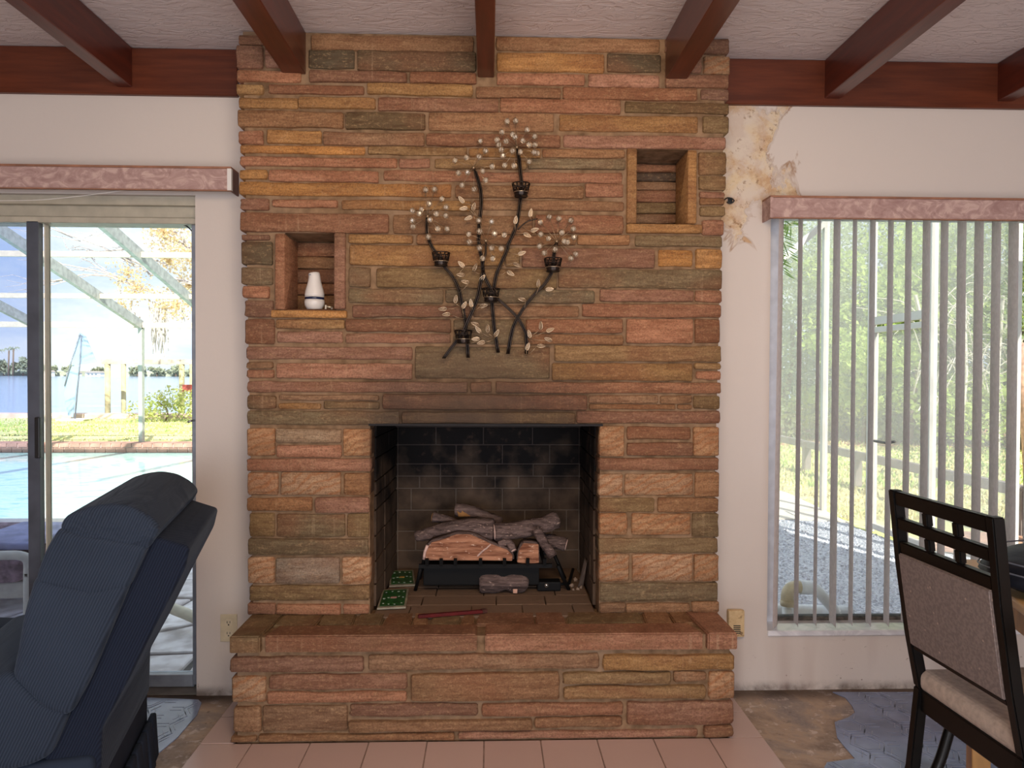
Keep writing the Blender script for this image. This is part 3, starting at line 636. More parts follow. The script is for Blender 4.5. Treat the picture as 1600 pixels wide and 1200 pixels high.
tag(tubeobj_, 'thin white cord sagging under the left valance', 'cord')
bx('upper_cord', P(-60, 299, YW-.05), P(150, 298, YW-.052), WHT) if False else None
# ------------------------------------------------------------------ vertical blind
SL = MT('blind_slat_fabric', rough=.7); sn = SL.noise(70, (1, 1, .7), 4, .6)
SL.color(SL.ramp(sn, [(.42, (206, 202, 202)), (.58, (240, 236, 236))]))
tl = SL.n('ShaderNodeBsdfTranslucent'); tl.inputs[0].default_value = lin((244, 240, 240)); mxs = SL.n('ShaderNodeMixShader'); mxs.inputs[0].default_value = .68
SL.l(SL.b.outputs[0], mxs.inputs[1]); SL.l(tl.outputs[0], mxs.inputs[2]); SL.l(mxs.outputs[0], SL.out.inputs[0])
YB = YW-.045
vb = empty('vertical_blind', (wL+.5, YB, vz1)); tag(vb, 'open vertical blind of pale speckled fabric slats hanging over the right window', 'blind')
bx('head_rail', (wL+.02, YB-.02, vz1+.025), (wR, YB+.02, vz1+.06), WHT, vb)
zbot = P(1300, 977, YB).z
tops = [1221, 1251, 1280, 1308, 1336, 1364, 1392, 1420, 1448, 1476, 1503, 1530, 1557, 1584, 1612, 1640, 1668, 1697]
for i, px in enumerate(tops):
    xt = P(px, 345, YB).x; xb = P(px-7.5 if i else 1211, 975, YB).x; az = math.radians(13.5+R.uniform(-2.2, 2.2) if i else 34)
    if i == 3: az = math.radians(8.5)
    if i == 2 or i == 4: az = math.radians(16.5)
    bm = bmesh.new(); hw = .0445; ct, st = math.cos(az), math.sin(az); g_ = []
    for j in range(9):
        t = j/8; z = vz1+.03+(zbot-vz1-.03)*t; x = xt+(xb-xt)*t
        row = []
        for k in range(5):
            u = (k/2-1)*hw; bow = .006*(1-(k/2-1)**2); a = az*(1-.0*t)
            row.append(bm.verts.new((x+u*st+bow*ct, YB+u*ct-bow*st, z)))
        g_.append(row)
    for a, b in zip(g_, g_[1:]):
        for k in range(4): bm.faces.new((a[k], a[k+1], b[k+1], b[k]))
    obj('slat', bm, SL.m, vb, True)
# ------------------------------------------------------------------ outlet, alarm box
IV = simple('ivory_plastic', (206, 192, 164), .4, var=.04)
def wallbox(name, a, b, Y, th, mat, parent=None, bev=.002):
    p = P((a[0]+b[0])/2, a[1], Y); q = P((a[0]+b[0])/2, b[1], Y); x0 = P(a[0], (a[1]+b[1])/2, Y).x; x1 = P(b[0], (a[1]+b[1])/2, Y).x
    return bx(name, (x0, Y-th, q.z), (x1, Y, p.z), mat, parent, bev, 2)
ou = tag(empty('wall_outlet', P(358, 981, YW)), 'ivory duplex wall outlet between the glass door and the hearth', 'outlet')
wallbox('cover_plate', (345, 959.5), (371, 1002), YW, .006, IV, ou)
for cy in (973, 990):
    c = P(357.5, cy, YW-.006); bm = bmesh.new()
    ring = []
    for k in range(20):
        t = 2*math.pi*k/20; x = .0165*math.cos(t); z = max(-.0135, min(.0135, .0165*math.sin(t))); ring.append(Vector((c.x+x, YW-.009, c.z+z)))
    hexa(bm, ring, (0, .003, 0)); fixn(bm); rc = obj('socket', bm, simple('ivory_socket', (212, 198, 172), .35, var=.02), ou)
    for dx in (-.0055, .0055): bx('slot', (c.x+dx-.0011, YW-.0096, c.z-.001), (c.x+dx+.0011, YW-.0088, c.z+.0075), BLK, rc)
    tubeobj('ground_hole', [(c.x, YW-.0096, c.z-.0075), (c.x, YW-.0085, c.z-.0075)], .0028, BLK, rc, 8)
OLD = MT('yellowed_cracked_plastic', rough=.6); on = OLD.noise(30, det=5, rough=.7); OLD.color(OLD.ramp(on, [(.36, (110, 78, 48)), (.44, (206, 176, 130)), (.7, (222, 196, 152))])); OLD.bump(on, .5, .003)
al = tag(empty('doorbell_chime', P(1148, 970, YW)), 'yellowed cracked plastic chime box low on the wall right of the hearth', 'chime box')
wallbox('housing', (1135, 951), (1160, 992), YW, .028, OLD.m, al, .006)
for k in range(5): wallbox('vent_slot', (1146, 977+k*2.9), (1157, 978.5+k*2.9), YW-.0275, .0012, BLK, al, 0)
hk = tag(empty('wall_hook', P(1139, 313, YW)), 'small blackened hook on the stained wall right of the chimney', 'hook')
tubeobj('hook_wire', catmull([P(1132, 312, YW-.01), P(1137, 309, YW-.02), P(1143, 310, YW-.022), P(1147, 314, YW-.014), P(1141, 318, YW-.012), P(1136, 315, YW-.012)]), .0026, BLK, hk, 6); wallbox('hook_plate', (1137, 309), (1144, 318), YW, .004, BLK, hk, .001)
# ------------------------------------------------------------------ in the left niche
nz = nA[2]
stone(fp, nA[0]-.004, nA[1]+.004, nz-.02, nz+.004, 'd', y=YC+.02, d=0, back=.16, bev=.003, jag=.4, name='niche_floor_stone')
af = tag(empty('air_freshener', (P(491.5, 470, 2.84).x, 2.84, nz+.004)), 'white bottle shaped air freshener with a blue band standing in the left niche', 'air freshener')
c = Vector(af.location); sc_ = 2.51*.25*.001*1.0
def hz_(zz): return (620-zz)*sc_
bm = bmesh.new(); lathe(bm, [(.015, 0), (.026, .0005), (.030, .006), (.0372, hz_(590)), (.0385, hz_(572)), (.0375, hz_(556))], c, 28); fixn(bm); obj('lower_shell', bm, WHT, af, True)
bm = bmesh.new(); lathe(bm, [(.036, hz_(557)), (.0365, hz_(548)), (.036, hz_(541))], c, 28); fixn(bm); obj('band', bm, simple('navy_band', (24, 34, 66), .25, var=.05), af, True)
bm = bmesh.new(); lathe(bm, [(.037, hz_(541)), (.0372, hz_(520)), (.034, hz_(495)), (.0295, hz_(470)), (.0245, hz_(440)), (.0225, hz_(415)), (.0218, hz_(398)), (.0195, hz_(389)), (.012, hz_(386))], c, 28)
for v in bm.verts:
    if v.co.z-c.z > hz_(405): v.co.z -= (v.co.x-c.x)*-.10; v.co.x -= .0015
fixn(bm); obj('upper_shell', bm, WHT, af, True)
bx('spray_outlet', (c.x-.019, c.y-.0205, c.z+hz_(407)), (c.x-.004, c.y-.0150, c.z+hz_(402)), simple('grey_print', (110, 110, 120), .5), af)
cl = tag(empty('metal_clip', (P(513, 480, 2.81).x, 2.81, nz+.004)), 'small pale metal clip lying beside the white air freshener', 'clip')
k0 = Vector(cl.location); tubeobj('clip_barrel', [k0+Vector((-.008, 0, .012)), k0+Vector((.016, .006, .008))], .004, simple('pale_metal', (200, 186, 160), .3, .6), cl, 8)
bx('clip_leg', k0+Vector((-.013, -.003, 0)), k0+Vector((-.006, .003, .018)), simple('pale_metal_leg', (196, 180, 156), .35, .5), cl, .001, 1); bx('clip_leg', k0+Vector((.009, .002, 0)), k0+Vector((.016, .009, .009)), simple('dull_metal_leg', (150, 134, 116), .35, .5), cl, .001, 1)
# ------------------------------------------------------------------ logs, grate, firebox contents
def bark(name, c0, c1, fleck):
    m = MT(name, rough=.85, spec=.15); n1 = m.noise(40, (1, 2.5, 2.5), 5, .7); n2 = m.noise(26, (.35, 3, 3), 4, .6, dist=.6)
    c = m.ramp(n2, [(.35, c0), (.65, c1)]); c = m.mix(m.math('MULTIPLY', m.ramp(n1, [(.60, 0.0), (.67, 1.0)]), .7), c, fleck); m.color(c)
    m.bump(m.math('ADD', n2, m.math('MULTIPLY', n1, .4)), .9, .008); return m.m
BK = bark('charred_log_bark', (72, 58, 55), (126, 106, 100), (206, 176, 160)); SPL = bark('split_log_face', (120, 74, 54), (190, 136, 106), (240, 206, 180))
ASH = simple('ashy_log_end', (206, 172, 160), .9, var=.12, scale=60, bump=.4); OCH = simple('ochre_split_face', (150, 106, 60), .85, var=.2, scale=30, bump=.4)
def log(label, pts, r, ends=(None, None), rf=None, flat=1.0, ph=0, n=16, name='log'):
    o = empty(name, sum([Vector(p) for p in pts], Vector())/len(pts)); tag(o, label, 'log', 'gas fire logs')
    cp = catmull(pts, 7); bm = bmesh.new(); rg = tube(bm, cp, r, n, rf=rf, cap=True)
    for q in rg:
        for v in q: pass
    cz = {}
    for i, q in enumerate(rg):
        ctr = cp[i]
        for k, v in enumerate(q):
            dd = v.co-ctr; s_ = 1+.22*noise.noise((k*.9+ph, i*.22, ph))+.16*noise.noise((k*2.1, i*.7+ph, 5))
            v.co = ctr+Vector((dd.x*s_, dd.y*s_, dd.z*s_*flat))
    fixn(bm); obj('bark', bm, BK, o, True)
    for e, (a, b, q) in zip(ends, ((cp[0], cp[1], rg), (cp[-1], cp[-2], rg))):
        if e is None: continue
        d = (a-b).normalized(); rr = (rf(0) if rf and a is cp[0] else rf(1) if rf else r)
        bm = bmesh.new(); cc = [a+d*.001, a+d*.004]; rs = tube(bm, cc, rr*.86, 14)
        for ring in rs:
            for k, v in enumerate(ring): v.co = a+(v.co-a)*(1+.12*noise.noise((k*1.3, ph, 2)))+d*.002*noise.noise((k, 1, ph))
        fixn(bm); obj('cut_end', bm, e, o, True)
    return o
def prismlog(label, pxs, Y, th, face, topdark=True, name='log'):
    pts = [P(x, y, Y) for x, y in pxs]; cen = sum(pts, Vector())/len(pts)
    o = empty(name, (cen.x, Y+th/2, min(p.z for p in pts))); tag(o, label, 'log', 'gas fire logs')
    bm = bmesh.new(); hexa(bm, pts, (0, th, 0)); fixn(bm)
    bmesh.ops.bevel(bm, geom=bm.edges[:], offset=.006, segments=2, affect='EDGES')
    for v in bm.verts: v.co += Vector((noise.noise(v.co*40), noise.noise(v.co*40+Vector((9, 0, 0))), noise.noise(v.co*40+Vector((0, 9, 0)))))*.003
    obj('bark', bm, BK, o, True)
    ins = [cen+(p-cen)*.96+Vector((0, -.004, 0)) for p in pts]; bm = bmesh.new(); hexa(bm, ins, (0, .006, 0)); fixn(bm); bmesh.ops.bevel(bm, geom=bm.edges[:], offset=.002, segments=1, affect='EDGES')
    q = obj('split_face', bm, face, o, False); q['label'] = 'pale split face'
    return o, cen
Yl = 3.0
o, c_ = prismlog('front split log with a speckled reddish brown face and an ashy left end', [(661,876),(663,858),(672,847),(690,842),(712,834),(735,834),(755,843),(775,852),(795,859),(804,868),(803,877)], Yl, .09, SPL)
tubeobj('ash_edge', [P(662, 874, Yl-.005), P(664, 862, Yl-.006), P(668, 852, Yl-.005)], .006, ASH, o, 7, jit=.25); tubeobj('ash_vein', catmull([P(746, 869, Yl-.006), P(753, 862, Yl-.008), P(762, 855, Yl-.007), P(767, 850, Yl-.004)], 4), .0035, ASH, o, 6, jit=.25)
o, c_ = prismlog('short square cut log end at the front right of the pile', [(807,879),(810,860),(817,848),(842,849),(843,880),(826,882)], Yl, .09, SPL)
log('long grey log lying at the middle left of the pile', [P(650, 838, 3.14), P(690, 830, 3.12), P(735, 826, 3.10), P(771, 827, 3.09)], .036, (None, BK), rf=lambda t: .022+.022*min(1, t*1.6), ph=3)
log('thick grey log at the right of the pile with a pale ashy left end', [P(773, 831, 3.06), P(800, 829, 3.07), P(840, 823, 3.09), P(869, 812, 3.12)], .036, (ASH, BK), ph=8)
log('slim branch leaning down across the right log', [P(838, 828, 3.02), P(850, 848, 3.0), P(864, 868, 2.98)], .020, (BK, BK), ph=12, n=12)
log('short rear log at the far right with a pale end', [P(848, 843, 3.16), P(866, 846, 3.15), P(884, 851, 3.14)], .028, (None, ASH), ph=15)
o = log('dark log crossing the top back of the pile', [P(712, 797, 3.24), P(735, 799, 3.23), P(760, 808, 3.22), P(783, 815, 3.21)], .024, (None, BK), rf=lambda t: .030-.010*t, ph=21)
prism('ochre_face', [P(714, 798, 3.205), P(722, 798, 3.205), P(736, 807, 3.205), P(716, 808, 3.205)], (0, .01, 0), OCH, o, .002, 1)
log('small pointed ochre faced log at the top left of the pile', [P(677, 808, 3.2), P(695, 811, 3.19), P(718, 817, 3.18)], .02, (OCH, None), rf=lambda t: .023-.012*t, ph=25)
log('small charred stub between the front log and the right log', [P(779, 851, 3.04), P(794, 847, 3.04), P(802, 860, 3.02)], .016, (None, ASH), ph=31, n=12)
# fallen double log piece standing on the firebox floor
o = tag(empty('log', P(787, 925, 2.90)), 'half round twin log piece standing on the hearth floor below the grate', 'log', 'gas fire logs')
yb_ = PZ(787, 928, ZH).y
bm = bmesh.new(); pts = [P(x, y, yb_) for x, y in ((749,928),(749,906),(757,903),(778,903),(786,907),(797,903),(818,904),(826,908),(825,919),(818,928),(800,928),(792,922),(784,924),(778,928))]
for p in pts: p.z = max(p.z, ZH+.001)
hexa(bm, pts, (0, .10, .028)); fixn(bm); bmesh.ops.bevel(bm, geom=bm.edges[:], offset=.005, segments=2, affect='EDGES')
for v in bm.verts: v.co += Vector((noise.noise(v.co*35), noise.noise(v.co*35+Vector((9, 0, 0))), .3*abs(noise.noise(v.co*35+Vector((0, 9, 0))))))*.003
obj('bark', bm, BK, o, True); pp = P(805, 924, yb_-.003); bx('price_sticker', (pp.x-.009, pp.y-.002, pp.z-.008), (pp.x+.009, pp.y, pp.z+.010), simple('pink_sticker', (214, 164, 140), .7), o, .001, 1)
# grate and burner
IR = simple('black_cast_iron', (6, 5, 5), .7, .0, .25, var=.2)
gr = tag(empty('fireplace_grate', (P(765, 900, 3.05).x, 3.05, ZH)), 'black iron log grate with gas burner tray carrying the logs', 'grate')
zg = P(765, 883, 3.0).z
for yy in (2.99, 3.20): barobj('cross_bar', (P(655, 883, 3.0).x, yy, zg), (P(862, 883, 3.0).x, yy, zg), .016, .016, IR, gr)
for px in (668, 690, 712, 751, 788, 824, 850): barobj('grate_finger', (P(px, 883, 3.0).x, 2.975, zg+.012), (P(px, 883, 3.0).x, 3.24, zg+.012), .014, .012, IR, gr); barobj('finger_tip', (P(px, 883, 3.0).x, 2.975, zg+.006), (P(px, 883, 3.0).x, 2.968, zg+.035), .014, .012, IR, gr)
bx('gas_burner_tray', (P(662, 900, 3.06).x, 3.04, ZH+.03), (P(842, 900, 3.06).x, 3.2, zg-.012), IR, gr, .004)
barobj('bright_burner_rod', P(684, 882, 3.028), P(824, 882, 3.028), .005, .004, simple('polished_rod', (230, 230, 230), .15, .9), gr)
for a, b in (((657, 888), (649, 922)), ((872, 884), (889, 921))):
    p = P(a[0], a[1], 3.0); q = PZ(b[0], b[1], ZH); q.z = ZH-.001; tubeobj('leg', [p, (p+q)/2+Vector((0, 0, -.005)), q], .008, IR, gr, 8)
    q2 = Vector((q.x, 3.24, ZH-.001)); tubeobj('leg', [Vector((p.x, 3.22, p.z)), q2], .008, IR, gr, 8)
valve = tag(empty('gas_valve', (P(858, 915, 2.98).x, 2.98, ZH)), 'small black gas valve on the firebox floor right of the twin log piece', 'valve')
vp = PZ(858, 924, ZH); bx('valve_body', (vp.x-.05, vp.y, ZH), (vp.x+.05, vp.y+.06, ZH+.04), IR, valve, .006); tubeobj('valve_pipe', [vp+Vector((.045, .03, .02)), vp+Vector((.09, .05, .02)), vp+Vector((.12, .16, .05))], .007, IR, valve, 8); tubeobj('knob', [vp+Vector((-.012, -.012, .028)), vp+Vector((-.012, .004, .028))], .009, simple('steel_knob', (200, 196, 190), .2, .9), valve, 10)
# green printed tiles
def gtile(px, label, ctr):
    q = [PZ(x, y, ZH+.001) for x, y in px]; o = empty('ceramic_tile', sum(q, Vector())/4); tag(o, label, 'tile')
    prism('tile_body', q, (0, 0, .008), simple('cream_tile_edge', (150, 140, 120), .4), o, .001, 1)
    cen = sum(q, Vector())/4; q2 = [cen+(p-cen)*.86+Vector((0, 0, .0083)) for p in q]; prism('green_field', q2, (0, 0, .0008), simple('green_glaze', (34, 84, 38), .3, var=.35, scale=50), o)
    def at(u, v): return (q2[0]*(1-u)*(1-v)+q2[1]*u*(1-v)+q2[2]*u*v+q2[3]*(1-u)*v)
    FL = simple('white_flower_glaze', (186, 200, 180), .3)
    for (u, v) in ((.12,.15),(.35,.1),(.6,.08),(.88,.14),(.1,.45),(.9,.5),(.12,.85),(.38,.9),(.65,.88),(.88,.86),(.28,.5),(.72,.55)):
        p = at(u, v); bm = bmesh.new(); s_ = R.uniform(.0035, .006); hexa(bm, [p+Vector((math.cos(t)*s_, math.sin(t)*s_, .0008)) for t in [k*math.pi*2/7 for k in range(7)]], (0, 0, .0008)); fixn(bm); obj('painted_flower', bm, FL, o)
    p = at(.5, .5); bm = bmesh.new(); hexa(bm, [p+Vector(v) for v in ((-.012,-.009,.0008),(.012,-.009,.0008),(.012,.009,.0008),(-.012,.009,.0008))], (0, 0, .001)); fixn(bm); obj('painted_centre', bm, simple('centre_glaze_%d' % ctr[0], ctr, .3), o)
gtile([(608,918),(649,916),(646,893),(610,894)], 'rear green flowered ceramic tile with a yellow centre, on the firebox floor', (196, 150, 70))
gtile([(589,953),(634,951),(639,922),(598,924)], 'front green flowered ceramic tile with a pink centre, at the left of the firebox mouth', (204, 150, 140))
REDP = simple('dark_red_lacquer', (92, 26, 26), .25, var=.1)
rs = tag(empty('fire_lighter', PZ(706, 960, ZH)), 'long dark red lighter stick lying across the hearth in front of the grate', 'lighter')
a_, b_ = PZ(653, 963, ZH+.008), PZ(756, 955, ZH+.008); barobj('shaft', a_, b_, .018, .012, REDP, rs, bev=.002); barobj('end_piece', a_+(b_-a_)*.96+Vector((0,0,.001)), b_+(b_-a_)*.04+Vector((0, .006, .001)), .022, .014, simple('brown_end', (80, 48, 40), .4), rs, bev=.002)
pl = tag(empty('wood_strip', PZ(915, 912, ZH)), 'grey weathered board leaning on the right firebox wall', 'board')
bm = bmesh.new(); hexa(bm, [PZ(903, 917, ZH+.001), PZ(911, 917, ZH+.001), P(917, 880, 3.02), P(913, 874, 3.05)], (.006, .03, 0)); fixn(bm); obj('board', bm, simple('grey_wood', (108, 92, 82), .8, bump=.3), pl)
for i, (x, y, s_) in enumerate(((893,917,.012),(899,908,.014),(903,921,.008),(888,921,.007),(896,922,.006),(908,919,.009),(884,914,.006))):
    p = PZ(x, y, ZH); bm = bmesh.new(); bmesh.ops.create_icosphere(bm, subdivisions=1, radius=s_, matrix=Matrix.Translation(p+Vector((0, 0, s_*.45))))
    for v in bm.verts: v.co += Vector((R.uniform(-1,1), R.uniform(-1,1), R.uniform(-.6,.3)))*s_*.3; v.co.z = max(v.co.z, ZH-.002)
    tag(obj('rubble_chip', bm, simple('rubble_%d' % i, (150, 128, 112), .9), None), ('pale mortar chip second largest, beside the leaning board', 'largest pale mortar chip, behind the others near the leaning board', 'flat mortar chip nearest the firebox mouth by the leaning board', 'small mortar chip left of the chip cluster by the right wall', 'tiny mortar chip in the middle of the cluster by the right wall', 'mortar chip lying to the right, against the firebox wall', 'leftmost tiny mortar chip, by the grate leg')[i], 'rubble', 'mortar chips on the firebox floor')
# ------------------------------------------------------------------ metal flower wall sculpture
YS = YC-.035
def S(x, y, dy=0): return P(x, y, YS+dy)
MET = simple('blackened_bronze', (46, 38, 34), .32, .8, var=.3, scale=60); WIRE = simple('bronze_wire', (164, 140, 112), .35, .6, var=.1); LEAFM = simple('pale_champagne_metal', (206, 186, 160), .28, .85, var=.1)
CR = MT('clear_crystal_bead', (200, 192, 180), .08, 0, .8); trn = CR.n('ShaderNodeBsdfTransparent'); trn.inputs[0].default_value = lin((225, 215, 200)); gl = CR.b; gl.inputs['Base Color'].default_value = lin((222, 208, 188)); gl.inputs['Roughness'].default_value = .12; gl.inputs['Coat Weight'].default_value = .8
mm = CR.n('ShaderNodeMixShader'); mm.inputs[0].default_value = .6; CR.l(trn.outputs[0], mm.inputs[1]); CR.l(gl.outputs[0], mm.inputs[2]); CR.l(mm.outputs[0], CR.out.inputs[0])
ms = tag(empty('flower_wall_sculpture', S(765, 553)), 'dark bronze wall sculpture of crystal bead flowers, wire leaves and candle cups on the chimney', 'wall art')
STM = [
 [(668,338),(667,357),(670,374),(677,389),(689,404),(695,417),(708,433),(717.5,454),(722,476),(726,495),(728,510),(730,535),(731.5,559)],
 [(740,262),(745,275),(751,297.5),(752,320),(750,339),(748.5,357.5),(748,378),(751,396),(754,412),(755,426),(762,442),(770,456),(778,467),(792.5,480),(807.5,495),(817,510),(822.5,525),(822.5,553)],
 [(755,422),(751,441),(747.5,459),(740,482),(730.6,502),(723,520),(714,532),(702.5,547),(693,560)],
 [(807.5,230),(811,249),(813,267.5),(815,290),(813,312.5),(810,335),(805,357.5),(794,382),(792.5,390),(783,411),(775.6,429),(772,448),(768,462),(769,476),(771,499),(774,525),(778.5,551)],
 [(870,377),(865.6,397.5),(864,415),(861,427.5),(850.6,444),(835.6,459),(819,480),(807.5,499),(800,517.5),(793.5,553)],
 [(759,376),(759,395),(756,408),(754,420)],
 [(809,359),(816,352),(824,346),(832,343.5),(840,342)],
]
stempts = []
for i, st in enumerate(STM):
    th = .0045 if i < 5 else .0026 if i == 6 else .0036
    for off in ((-.0034, 0), (.0034, 0)) if i < 5 else ((0, 0),):
        tubeobj('stem', catmull([S(x, y, -.006*(i % 3))+Vector((off[0], 0, 0)) for x, y in st], 3), th*.75 if i < 5 else th, MET, ms, 6)
    stempts += st
HEADS = [
 ((668,338), [(240,675),(315,670),(375,750),(270,790),(410,820),(205,840),(130,850),(330,875),(410,890),(190,872),(275,925),(130,930),(420,1000),(340,1000),(135,980),(265,1065)]),
 ((740,262), [(695,270),(740,350),(580,405),(685,400),(485,430),(795,480),(515,535),(590,530),(715,520),(740,595),(545,635),(645,670)]),
 ((807.5,230), [(920,105),(990,100),(1085,175),(1150,230),(835,260),(875,195),(910,270),(965,215),(1050,265),(1100,300),(1150,300),(850,300),(870,340),(965,350),(1030,360),(1145,362),(885,390),(900,470),(975,475),(1105,440),(985,235),(1172,370)]),
 ((759,376), [(790,940),(685,930),(600,1045),(690,1020),(815,1040),(895,1050),(605,1110),(690,1160),(790,1160),(870,1165),(715,1245),(800,1248)]),
 ((870,377), [(1270,900),(1350,915),(1450,930),(1195,945),(1375,1030),(1470,1000),(1200,1045),(1265,1080),(1475,1070),(1395,1105),(1190,1145),(1320,1170),(1230,1200),(1420,1110),(1490,1210),(1450,1245)]),
]
def bead_mesh():
    bm = bmesh.new(); bmesh.ops.create_icosphere(bm, subdivisions=1, radius=.0102); me = bpy.data.meshes.new('bead'); bm.to_mesh(me); bm.free(); me.materials.append(CR.m); return me
def ring_mesh():
    bm = bmesh.new()
    for ax in range(2):
        pts = [Vector((math.cos(t)*.0118, math.sin(t)*.0118*(1 if ax == 0 else .2), math.sin(t)*.0118*(0 if ax == 0 else 1))) for t in [2*math.pi*k/12 for k in range(12)]]
        if ax == 0: pts = [Vector((p.x, 0, p.y)) for p in pts]
        else: pts = [Vector((p.x*.25, -p.x*.97, p.z)) for p in pts]
        tube(bm, pts, .0011, 4, close=True)
    me = bpy.data.meshes.new('ring'); bm.to_mesh(me); bm.free(); me.materials.append(WIRE); return me
bme, rme = bead_mesh(), ring_mesh()
for (hx_, hy_), beads in HEADS:
    c = S(hx_, hy_, -.02); fh = empty('flower_head', c); attach(fh, ms)
    bm = bmesh.new(); bmesh.ops.create_icosphere(bm, subdivisions=1, radius=.007, matrix=Matrix.Translation(c))
    ends = []
    for (bx_, by_) in beads:
        px, py = 620+bx_/5.333, 170+by_/5.333; rr = math.hypot(px-hx_, py-hy_)
        dy = -.075*max(0, 1-(rr/36)**2)**.5-R.uniform(0, .012)+.008; e_ = P(px, py, YS+dy); ends.append(e_); tube(bm, [c, e_], .0009, 4)
    fixn(bm); obj('spray_wires', bm, WIRE, fh, True)
    for e_ in ends:
        rot = Matrix.Rotation(R.uniform(0, 3), 4, 'Z') @ Matrix.Rotation(R.uniform(0, 3), 4, 'X')
        b = bpy.data.objects.new('crystal_bead', bme); C.objects.link(b); b.location = e_; b.rotation_euler = rot.to_euler(); attach(b, fh)
        r_ = bpy.data.objects.new('bead_ring', rme); C.objects.link(r_); r_.location = e_; r_.rotation_euler = (R.uniform(-.5, .5), R.uniform(-.5, .5), R.uniform(-.8, .8)); attach(r_, fh)
# candle cups
def cup(x, y):
    c = S(x, y, -.035); o = empty('candle_cup', c); attach(o, ms)
    h = .046; r1, r0 = .033, .024; z0 = c.z-h/2; pr = []
    def ringpts(r, z, n=20): return [(c.x+r*math.cos(2*math.pi*k/n), c.y+r*math.sin(2*math.pi*k/n), z) for k in range(n)]
    bm = bmesh.new()
    for t in (0, .3, .62, 1): tube(bm, ringpts(r0+(r1-r0)*t, z0+h*t), .0022 if t in (0, 1) else .0015, 5, close=True)
    for k in range(12):
        a0 = 2*math.pi*k/12; a1 = a0+2*math.pi/24
        for aa, ab in ((a0, a1), (a1, a0+2*math.pi/12)):
            za, zb_ = (z0+h, z0+h*.35) if aa == a0 else (z0+h*.35, z0+h)
            def rr(z): return r0+(r1-r0)*(z-z0)/h
            tube(bm, [(c.x+rr(za)*math.cos(aa), c.y+rr(za)*math.sin(aa), za), (c.x+rr(zb_)*math.cos(ab), c.y+rr(zb_)*math.sin(ab), zb_)], .0015, 4)
    fixn(bm); obj('wire_basket', bm, MET, o, True)
    bm = bmesh.new(); lathe(bm, [(r0*.97, z0-c.z), (r0*.97+.003, z0-c.z+h*.33)], c, 20); fixn(bm); obj('cup_base', bm, MET, o, False)
    tubeobj('holding_band', [(c.x+(r0+.004)*math.cos(2*math.pi*k/20), c.y+(r0+.004)*math.sin(2*math.pi*k/20), z0+h*.3) for k in range(20)], .0012, LEAFM, o, 4, close=True)
for x, y in ((689,405),(814,297),(864,414),(767,461),(724,526)): cup(x, y)
# leaves with open work rims and twigs
LV = [(490,575,80),(385,655,180),(415,700,185),(620,610,100),(720,628,15),(560,625,60),(710,400,50),(540,285,140),(535,370,180),(575,430,170),(650,310,60),(945,355,-30),(1040,190,20),(1000,285,-30),(1180,445,95),(1270,490,5),(1045,575,170),(655,780,165),(680,830,130),(757,820,85),(660,905,185),(705,935,190),(830,860,60),(1105,865,105),(1200,795,85),(1275,830,20),(1265,910,160),(1200,962,-5),(1090,970,70)]
LV = [(620+x/5.333, 360+y/5.333, a) for x, y, a in LV]+[(620+x/5.333, 170+y/5.333, a) for x, y, a in ((540,760,130),(560,830,190),(600,910,200),(1115,870,80),(1085,1050,-25),(990,930,80),(640,820,80),(1145,1010,20))]
LEAFP = simple('bronze_leaf_plate', (150, 122, 92), .35, .5)
def leaf_mesh():
    bm = bmesh.new(); out = []
    n = 14
    for k in range(n):
        t = 2*math.pi*k/n; x = math.cos(t)*.0150; z = math.sin(t)*.0066*(1-.35*math.cos(t)); out.append(Vector((x+.015, -.002*math.cos(t), z)))
    tube(bm, out, .0013, 4, close=True); tube(bm, [(-.004, 0, 0), (.015, -.001, 0), (.030, 0, 0)], .0009, 4)
    for xx in (.007, .013, .019):
        for sg in (-1, 1): tube(bm, [(xx, 0, 0), (xx+.005, -.001, sg*.0055)], .0007, 3)
    a = [bm.verts.new(p*.93+Vector((.001, .0006, 0))) for p in out]; bm.faces.new(a)
    me = bpy.data.meshes.new('leaf'); bm.to_mesh(me); bm.free(); me.materials.append(LEAFM); me.materials.append(LEAFP); me.polygons[-1].material_index = 1; me.polygons.foreach_set('use_smooth', [True]*len(me.polygons)); return me
lme = leaf_mesh(); tw = bmesh.new()
for x, y, a in LV:
    ar = math.radians(a); bxp, byp = x-5.5*math.cos(ar), y+5.5*math.sin(ar)
    p = S(bxp, byp, -.012-R.uniform(0, .015)); b = bpy.data.objects.new('leaf', lme); C.objects.link(b)
    b.matrix_world = Matrix.Translation(p) @ Matrix.Rotation(-ar, 4, 'Y') @ Matrix.Rotation(R.uniform(-.5, .5), 4, 'X'); loc = b.location.copy(); attach(b, ms)
    nx, ny = min(stempts, key=lambda q: (q[0]-bxp)**2+(q[1]-byp-5)**2)
    q_ = S(nx, ny+3, -.004); tube(tw, [p, (p+q_)/2+Vector((0, -.003, -.004)), q_], .0011, 4)
fixn(tw); obj('leaf_twigs', tw, WIRE, ms, True)
